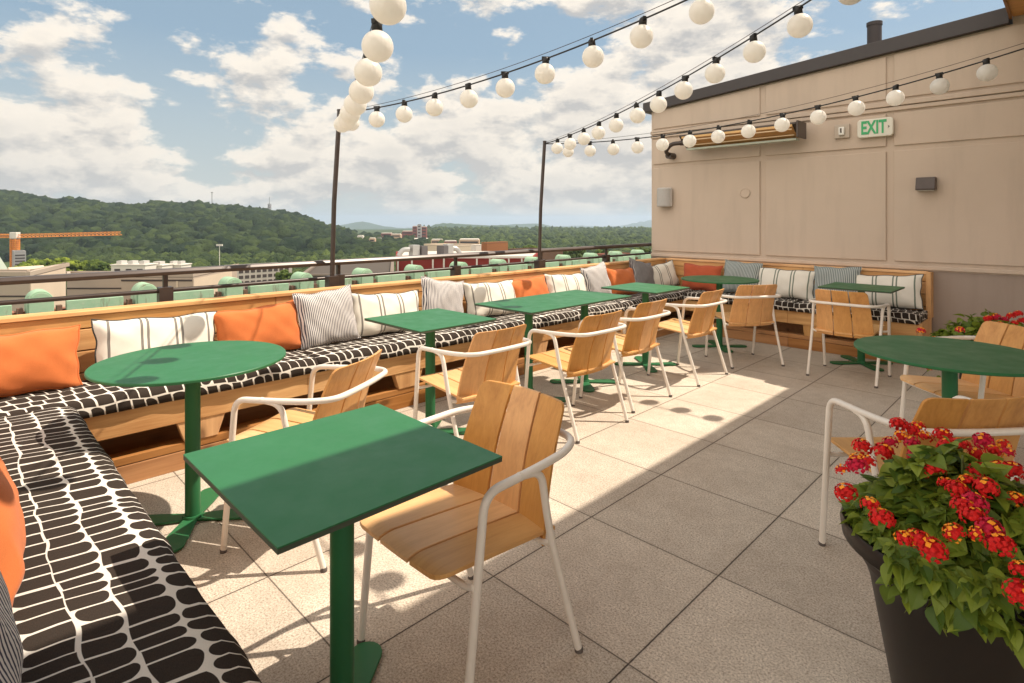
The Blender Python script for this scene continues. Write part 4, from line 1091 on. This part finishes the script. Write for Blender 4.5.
# gabled church roof at the left edge
x, y = gp(-20, 75); r = empty('gabled_church', (x, y, 0), YAW, 'pale green gabled church roof at the left edge', 'church')
m_slate = bmat('pale green roof', (.34, .38, .32))
MB().prism([(-2.3, -18), (2.3, -18), (2.3, zz(275, 75)), (-2.3, zz(275, 75))], 0, 1.6, 'y').build('wall', beige, r)
MB().prism([(-2.5, zz(275, 75)+.003), (2.5, zz(275, 75)+.003), (0, zz(246, 75))], -.2, 1.8, 'y').build('roof', m_slate, r)
mb = MB(); 
x, y = gp(8, 72); r = empty('dormer_house', (x, y, 0), R(25), 'small gabled dormer front beside the crane mast', 'house')
MB().prism([(-.7, -12), (.7, -12), (.7, zz(272, 72)), (0, zz(267.5, 72)), (-.7, zz(272, 72))], 0, 4, 'y').build('wall', beige, r)
MB().box(-.22, -.03, zz(274, 72), .22, -.004, zz(271, 72)).build('window', darkline, r)
c8 = gp(14, 210); r = axis_block('office_block', 'grey office block behind the crane mast', c8, 9, run(14, 210, 26), zz(252.5, 210), bmat('grey office', (.33, .32, .31)))
for f_ in range(4):
    MB().box(.003, .3, zz(256+f_*3.0, 210), .08, run(14, 210, 26)-.3, zz(254.8+f_*3.0, 210)).build('window_band', darkline, r)

# far city blocks
redb = bmat('red brick', (.27, .10, .075)); tanb = bmat('tan brick', (.55, .38, .25)); grb = bmat('grey panel', (.42, .40, .38))
city = [(381, 391, 233.5, 700, redb, 'red brick slab left of the brick tower'), (391, 400.5, 234.5, 690, tanb, 'sunlit tan block beside the red brick slab'), (402, 413, 231.5, 730, redb, 'stepped red brick wing left of the tower'),
        (412.5, 417, 226.5, 720, redb, 'red brick tower side wing'), (417.2, 421.2, 225, 716, grb, 'pale grey stair tower in the red brick tower'), (421.4, 426.5, 227, 720, redb, 'right wing of the red brick tower'),
        (400, 430, 239.5, 660, redb, 'low brick podium under the tower'), (431, 442, 240, 560, tanb, 'low tan block right of the brick tower'), (444, 456, 241.5, 520, redb, 'low red block among the trees'),
        (459, 479, 240, 480, tanb, 'long tan flat roofed building among the trees'), (357, 363, 236, 620, whitem, 'white house at the foot of the wooded ridge'), (369, 375, 238.5, 560, tanb, 'cream house at the foot of the wooded ridge'),
        (377, 381, 238, 640, grb, 'small grey block beside the red brick slab'), (494, 502, 231, 1500, redb, 'distant brick blocks on the wooded plain'), (503, 509, 232, 1500, grb, 'distant grey block on the wooded plain'),
        (560, 566, 235, 1200, whitem, 'tiny white building on the plain right of the second pole'), (580, 590, 233.8, 1300, tanb, 'tiny tan building on the plain beside the beige wall')]
for (u0, u1, v, d, m_, lab) in city:
    cx, cy = gp((u0+u1)/2, d); w = (u1-u0)/F*d
    r = empty('city_building', (cx, cy, 0), YAW, lab, 'building', 'distant town buildings')
    top = zz(v, d); MB().box(-w/2, 0, GZ, w/2, w*.8, top).build('wall', m_, r)
    MB().box(-w/2+.6, .6, top+.003, w/2-.6, w*.8-.6, top+.9).build('roof', whitem if m_ is not grb else roof_lo, r)
    nf = max(2, min(6, int((v and (zz(v, d)-zz(246, d))/4.0))))
    if m_ is not whitem and d < 1000:
        for f_ in range(nf):
            MB().box(-w/2+1, -.15, top-2.6-f_*3.9, w/2-1, -.02, top-1.2-f_*3.9).build('window_band', darkline, r)

# crane
steel_o = simple('orange painted steel', (.78, .27, .03), .5, .08, .5)
x, y = gp(15, 300); cr = empty('tower_crane', (x, y, GZ), YAW, 'orange tower crane at the far left', 'crane')
zt = zz(236, 300)-GZ
def lattice(mb, p0, p1, w, n, r, up=Vector((0, 0, 1)), tri=False):
    p0, p1 = Vector(p0), Vector(p1); t = (p1-p0).normalized(); s1 = t.cross(up).normalized() if abs(t.dot(up)) < .9 else Vector((1, 0, 0)); s2 = t.cross(s1)
    cs = [(-1, -1), (1, -1), (1, 1), (-1, 1)] if not tri else [(-1, -1), (1, -1), (0, 1)]
    P = lambda q, c: p0.lerp(p1, q)+s1*c[0]*w/2+s2*c[1]*w/2*(-1 if tri else 1)
    for c in cs: mb.tube([P(0, c), P(1, c)], r, 5)
    for i in range(n):
        for k in range(len(cs)):
            a, b2 = cs[k], cs[(k+1) % len(cs)]
            mb.tube([P(i/n, a), P((i+1)/n, b2)], r*.7, 4); mb.tube([P(i/n, a), P(i/n, b2)], r*.7, 4)
mb = MB(); lattice(mb, (0, 0, 0), (0, 0, zt-1.5), 2.6, 20, .30); mb.build('mast', steel_o, cr)
mb = MB(); lattice(mb, (1.5, 0, zt), (56, 0, zt+1.4), 1.7, 26, .13, tri=True); mb.build('jib', steel_o, cr)
mb = MB(); lattice(mb, (-1.5, 0, zt), (-14, 0, zt), 1.7, 8, .20); mb.build('counter_jib', steel_o, cr)
MB().box(-1.8, -1.4, zt-1.4, 1.8, 1.4, zt+2.0).build('slewing_unit', whitem, cr, bevel=.2)
MB().box(-15, -1.2, zt-3.0, -11.5, 1.2, zt-.6).build('counterweight', grb, cr)
# light masts and antennas
for (u, v0, v1, d, lab, kind) in ((219.5, 246, 262, 260, 'white light mast in front of the wooded ridge', 1), (146, 257, 262, 420, 'pale light mast at the foot of the ridge, far left', 1), (182, 256.5, 262, 420, 'pale light mast at the foot of the ridge, second from left', 1), (273, 256, 262, 400, 'pale light mast near the bulb pole', 1)):
    x, y = gp(u, d); r = empty('light_mast', (x, y, GZ), YAW, lab, 'light mast', 'light masts below the ridge')
    MB().tube([(0, 0, 0), (0, 0, zz(v0, d)-GZ)], .16, 6).build('mast', whitem, r)
    MB().box(-1.4, -.3, zz(v0, d)-GZ, 1.4, .3, zz(v0, d)-GZ+.8).build('lamp_head', whitem, r)
def antenna(u, v0, d, lab, lat):
    x, y = gp(u, d); z0 = zz(212, d); r = empty('radio_mast', (x, y, z0-14), YAW, lab, 'radio mast')
    hh = zz(v0, d)-z0+14
    mb = MB()
    if lat:
        lattice(mb, (0, 0, 0), (0, 0, hh*.72), 3.4, 12, .35); mb.tube([(0, 0, hh*.7), (0, 0, hh)], .4, 6)
    else: mb.tube([(0, 0, 0), (0, 0, hh)], .55, 6)
    mb.build('shaft', bmat('grey mast steel', (.25, .24, .24)), r)
    MB().box(-1.6, -.6, hh-1.6 if not lat else hh*.55, 1.6, .6, hh if not lat else hh*.55+2).build('antenna_head', grb, r)
antenna(212, 192, 880, 'slender pole mast on the ridge top', False)
antenna(269.5, 197, 900, 'lattice radio mast on the ridge right of the pole mast', True)

# ------------------------------------------------------------------ land
ground_m = simple('wooded valley floor', (.060, .085, .030), .95, .35, .012, .1, space='W')
# the valley floor falls away gently beyond 2 km
rr_ = [0, 60, 200, 600, 1200, 1860, 2600, 3600, 5000, 7000, 9000, 11500]; vs = []; fs = []; na = 96
for r0 in rr_:
    for k in range(na):
        a = 2*math.pi*k/na; vs.append((r0*math.cos(a), r0*math.sin(a), min(GZ, 1.4-.0168*r0)))
for j in range(len(rr_)-1):
    for k in range(na): fs.append((j*na+k, (j+1)*na+k, (j+1)*na+(k+1) % na, j*na+(k+1) % na))
mb = MB(); mb.v = vs; mb.f = fs; gme = mb.build('ground', ground_m, smooth=True); tag(gme, kind='structure')
# wooded ridge: profile of its top by bearing
prof = [(-420, 188), (-260, 182), (-120, 186), (-40, 190), (0, 195), (30, 200), (60, 203), (80, 202), (105, 208), (135, 208), (165, 206), (205, 208), (250, 212), (290, 216), (330, 229), (356, 236), (380, 243), (402, 252), (430, 262)]
pu = np.array([p[0] for p in prof], float); pv = np.array([p[1] for p in prof], float)
def ridge_z(u, s):
    """s 0 at the foot, 1 on the crest, beyond 1 falls away"""
    D = 420+s*430
    top = H-(np.interp(u, pu, pv)+3.0-HY)*850/F; top = np.maximum(top, GZ)
    prof_s = np.where(s <= 1, np.sin(np.clip(s, 0, 1)*math.pi/2)**1.25, np.cos(np.clip((s-1)*math.pi/2, 0, math.pi/2)))
    return D, GZ+(top-GZ)*prof_s
us = np.linspace(-420, 430, 86); ss = np.linspace(0, 2, 25); vs = []; fs = []
for s in ss:
    for u in us:
        D, z = ridge_z(u, s); x, y = gp(u, float(D)); vs.append((x, y, float(z)+(2.5*math.sin(u*.05+s*7) if 0 < s < 2 else -.5)))
nu = len(us)
for j in range(len(ss)-1):
    for i in range(nu-1): q = j*nu+i; fs.append((q, q+1, q+nu+1, q+nu))
mb = MB(); mb.v = vs; mb.f = fs
o = mb.build('wooded_hill', ground_m, smooth=True); tag(o, kind='structure')

# crowns: one mesh of leaf-clump blobs
def ico():
    import bmesh
    bm = bmesh.new(); bmesh.ops.create_icosphere(bm, subdivisions=2, radius=1.0); bm.verts.ensure_lookup_table()
    v = np.array([x.co[:] for x in bm.verts]); f = np.array([[q.index for q in p.verts] for p in bm.faces]); bm.free(); return v, f
def ico1():
    import bmesh
    bm = bmesh.new(); bmesh.ops.create_icosphere(bm, subdivisions=1, radius=1.0)
    v = np.array([x.co[:] for x in bm.verts]); f = np.array([[q.index for q in p.verts] for p in bm.faces]); bm.free(); return v, f
ICO2 = ico(); ICO1 = ico1()
def crown_mat(name, a, b2, var_scale, c3=None):
    m, t, b = mat(name, a, .85, .15)
    at = t.nodes.new('ShaderNodeVertexColor'); at.layer_name = 'tone'
    p = geo(t); f = noise(t, p, var_scale, 5, .7)
    c = mix(t, at.outputs[0], a, b2)
    c = mix(t, ramp(t, f, [(.35, .55), (.6, 0)]), c, tuple(x*.45 for x in a))
    t.links.new(c, b.inputs['Base Color'])
    bump(t, b, noise(t, p, var_scale*1.6, 4, .75), 1.0, .8/var_scale)
    return m
def blobs_mesh(name, P, Rr, Zs, tone, m, rng, base=ICO2, jag=.28):
    """P (n,3) centres, Rr radii, Zs z squash"""
    bv, bf = base; n = len(P); nv = len(bv)
    nvar = 24; var = []
    for k in range(nvar):
        d = 1+jag*(rng.random(nv)-.5)*1.6; lob = 1+.16*np.sin(bv[:, 0]*4+k)*np.sin(bv[:, 1]*4+k*2)+.12*np.sin(bv[:, 2]*6+k*3)
        var.append(bv*(d*lob)[:, None])
    var = np.array(var); idx = rng.integers(0, nvar, n); ang = rng.random(n)*6.283
    V = var[idx]; c, s = np.cos(ang)[:, None], np.sin(ang)[:, None]
    X = V[:, :, 0]*c-V[:, :, 1]*s; Y = V[:, :, 0]*s+V[:, :, 1]*c; Z = V[:, :, 2]*Zs[:, None]
    W = np.stack([X, Y, Z], 2)*Rr[:, None, None]+P[:, None, :]
    Fc = (bf[None, :, :]+(np.arange(n)*nv)[:, None, None]).reshape(-1, 3)
    me = bpy.data.meshes.new(name); me.vertices.add(n*nv); me.vertices.foreach_set('co', W.reshape(-1).astype(np.float32))
    nf = len(Fc); me.loops.add(nf*3); me.loops.foreach_set('vertex_index', Fc.reshape(-1).astype(np.int32))
    me.polygons.add(nf); me.polygons.foreach_set('loop_start', (np.arange(nf)*3).astype(np.int32)); me.polygons.foreach_set('loop_total', np.full(nf, 3, np.int32))
    me.polygons.foreach_set('use_smooth', np.ones(nf, bool)); me.update(); me.validate()
    ca = me.color_attributes.new('tone', 'FLOAT_COLOR', 'POINT')
    tt = np.repeat(tone, nv); col = np.stack([tt, tt, tt, np.ones_like(tt)], 1).astype(np.float32); ca.data.foreach_set('color', col.reshape(-1))
    me.materials.append(m); o = bpy.data.objects.new(name, me); C.objects.link(o); return o
rng = np.random.default_rng(4)
woodm = crown_mat('ridge woodland', (.014, .030, .009), (.068, .098, .022), .16)
n = 5600; u = rng.uniform(-420, 425, n); s = rng.random(n)**.85*1.12
D, z = ridge_z(u, s); r_ = (u-512)/F*D; P = np.stack([CS*r_-SN*D, SN*r_+CS*D, z+rng.uniform(1, 5, n)], 1)
o = blobs_mesh('ridge_forest', P, rng.uniform(4.2, 9.5, n), rng.uniform(.7, 1.05, n), rng.random(n)**1.3, woodm, rng, ICO2, .3)
tag(o, 'dense green woodland covering the long ridge on the left', 'forest', kind='stuff')
plainm = crown_mat('valley woodland', (.030, .052, .014), (.105, .145, .032), .14)
n = 14000; u = rng.uniform(-300, 760, n); D = 150*np.exp(rng.random(n)**.8*math.log(1500/150)); 
keep = ~((u < 420) & (D > 400)); keep &= ~((u > 376) & (u < 430) & (D > 480) & (D < 740)); keep &= ~((u > 455) & (u < 482) & (D > 380) & (D < 500)); keep &= ~((u > 428) & (u < 456) & (D > 380) & (D < 580)) | (rng.random(n) < .3)
keep &= ~((u < 30) & (u > -30)); keep &= ~((u > 225) & (u < 300) & (D < 190)) 
u, D = u[keep], D[keep]; n = len(u)
r_ = (u-512)/F*D; rad = 3.2+D/260*rng.uniform(.7, 1.3, n); rad = np.minimum(rad, 8.5)
P = np.stack([CS*r_-SN*D, SN*r_+CS*D, GZ+rad*.6+rng.uniform(0, 3, n)], 1)
o = blobs_mesh('valley_forest', P, rad, rng.uniform(.75, 1.1, n), rng.random(n)**1.2, plainm, rng, ICO1, .35)
tag(o, 'belt of green woodland filling the valley beyond the town', 'forest', kind='stuff')

# separate trees near the buildings
def tree(u, d, vt, wpx, lab, m, seed, cat='tree', grp='trees among the buildings'):
    x, y = gp(u, d); top = zz(vt, d); rad = wpx/2/F*d; rs = np.random.default_rng(seed)
    r = empty('broadleaf_tree', (x, y, GZ), 0, lab, cat, grp); hh = top-GZ
    cz = hh-rad*.95
    n = 70; dirs = rs.normal(size=(n, 3)); dirs /= np.linalg.norm(dirs, axis=1)[:, None]
    q = rs.random(n)**.33*.82; P = dirs*q[:, None]*rad*np.array([1, 1, .85])+np.array([0, 0, cz])
    o = blobs_mesh('crown', P, rs.uniform(.16, .34, n)*rad, rs.uniform(.75, 1, n), rs.random(n), m, rs, ICO2, .5); o.parent = r
    mb = MB(); mb.tube([(0, 0, 0), (.1, 0, cz*.6), (0, .1, cz)], .5, 8, radii=[.5, .38, .22])
    for k in range(4):
        a = k*1.6+seed; mb.tube([(0, 0, cz*.72), (math.cos(a)*rad*.35, math.sin(a)*rad*.35, cz), (math.cos(a)*rad*.6, math.sin(a)*rad*.6, cz+rad*.3)], .15, 6, radii=[.22, .14, .06])
    mb.build('trunk', bmat('bark', (.10, .07, .05)), r, smooth=True)
yel = crown_mat('sunny yellow green foliage', (.10, .15, .018), (.30, .36, .045), .7)
mid = crown_mat('mid green foliage', (.05, .09, .02), (.15, .20, .04), .7)
yt = [(24, 262, 20), (36, 258, 24), (49, 256.5, 24), (62, 256, 24), (73, 258, 20), (85, 260, 18), (95, 259, 18), (104, 261, 18), (113, 262, 14)]
for i, (u, v, w) in enumerate(yt):
    tree(u, 170+6*(i % 3), v, w, 'bright yellow green tree in the clump right of the crane, number %s from the left' % ('one two three four five six seven eight nine'.split()[i]), yel if i < 6 else mid, 100+i, grp='yellow green trees right of the crane')
tree(284, 120, 269.5, 17, 'round dark green tree between the parking building and the left pole', mid, 130)
for i, (u, d, v, w, lab) in enumerate([(425, 130, 249, 20, 'leafy tree between the two roof ducts'), (470, 150, 246, 20, 'leafy tree right of the roof ducts'), (575, 120, 245, 26, 'bright tree just right of the second pole'), (603, 130, 247, 24, 'bright tree behind the rail left of the reddish roof'),
                                      (645, 140, 246, 26, 'bright tree touching the beige wall edge'), (530, 150, 244, 18, 'leafy tree just left of the second pole'), (515, 140, 247, 14, 'small tree right of the brown brick block'), (318, 140, 262, 18, 'green tree behind the rail left of the first pole'), (350, 150, 260, 24, 'green tree behind the rail right of the first pole')]):
    tree(u, d, v, w, lab, mid if i % 2 else plainm, 140+i)

# far hills
hillm = simple('far wooded hills', (.050, .080, .035), .95, .25, .006, .1, space='W')
def hill(prof, D, depth, name):
    vs = []; us_ = np.linspace(prof[0][0], prof[-1][0], 120); a = np.array(prof, float); ns = 9
    for j in range(ns):
        s = j/(ns-1)*2
        for k, u in enumerate(us_):
            d = D+(s-1)*depth; v = np.interp(u, a[:, 0], a[:, 1]); top = H-(v-HY)*D/F
            w = math.sin(min(s, 2-s)*math.pi/2)
            x, y = gp(u, d); g0 = min(GZ, 1.4-.0168*d)-2; vs.append((x, y, g0+(top-g0)*w+(D*.0006*math.sin(u*.9+j)+D*.0004*math.sin(u*2.3) if 0 < s < 2 else 0)))
    nu_ = len(us_); fs = [(j*nu_+i, j*nu_+i+1, (j+1)*nu_+i+1, (j+1)*nu_+i) for j in range(ns-1) for i in range(nu_-1)]
    mb = MB(); mb.v = vs; mb.f = fs; o = mb.build(name, hillm, smooth=True); tag(o, kind='structure')
hill([(300, 230), (425, 229), (436, 224), (446, 223), (470, 224.5), (490, 225.5), (505, 225), (530, 229), (600, 230), (760, 229)], 2900, 500, 'hill')
hill([(-100, 226), (60, 214), (330, 226), (345, 224.5), (362, 221), (382, 225.5), (400, 228), (440, 228), (490, 226), (510, 224.8), (528, 223.8), (544, 224), (556, 227.5), (620, 228), (760, 226)], 5200, 700, 'hill')
hill([(300, 229), (500, 227), (560, 226.5), (580, 225.5), (600, 226.5), (620, 226), (636, 222.6), (652, 220), (700, 218), (760, 222)], 8500, 1200, 'hill')

# ------------------------------------------------------------------ haze
hz = MB().box(-12600, -12600, -235, 12600, 12600, 95).build('haze', None); hz.data.materials.clear()
mh = bpy.data.materials.new('valley haze'); mh.use_nodes = True; t = mh.node_tree; t.nodes.clear()
pv_ = t.nodes.new('ShaderNodeVolumePrincipled'); pv_.inputs['Density'].default_value = .00015; pv_.inputs['Color'].default_value = (.66, .82, 1.0, 1); pv_.inputs['Anisotropy'].default_value = .2
ou = t.nodes.new('ShaderNodeOutputMaterial'); t.links.new(pv_.outputs[0], ou.inputs['Volume']); hz.data.materials.append(mh)
tag(hz, kind='stuff'); hz['label'] = 'thin pale blue haze over the valley'; hz['category'] = 'haze'
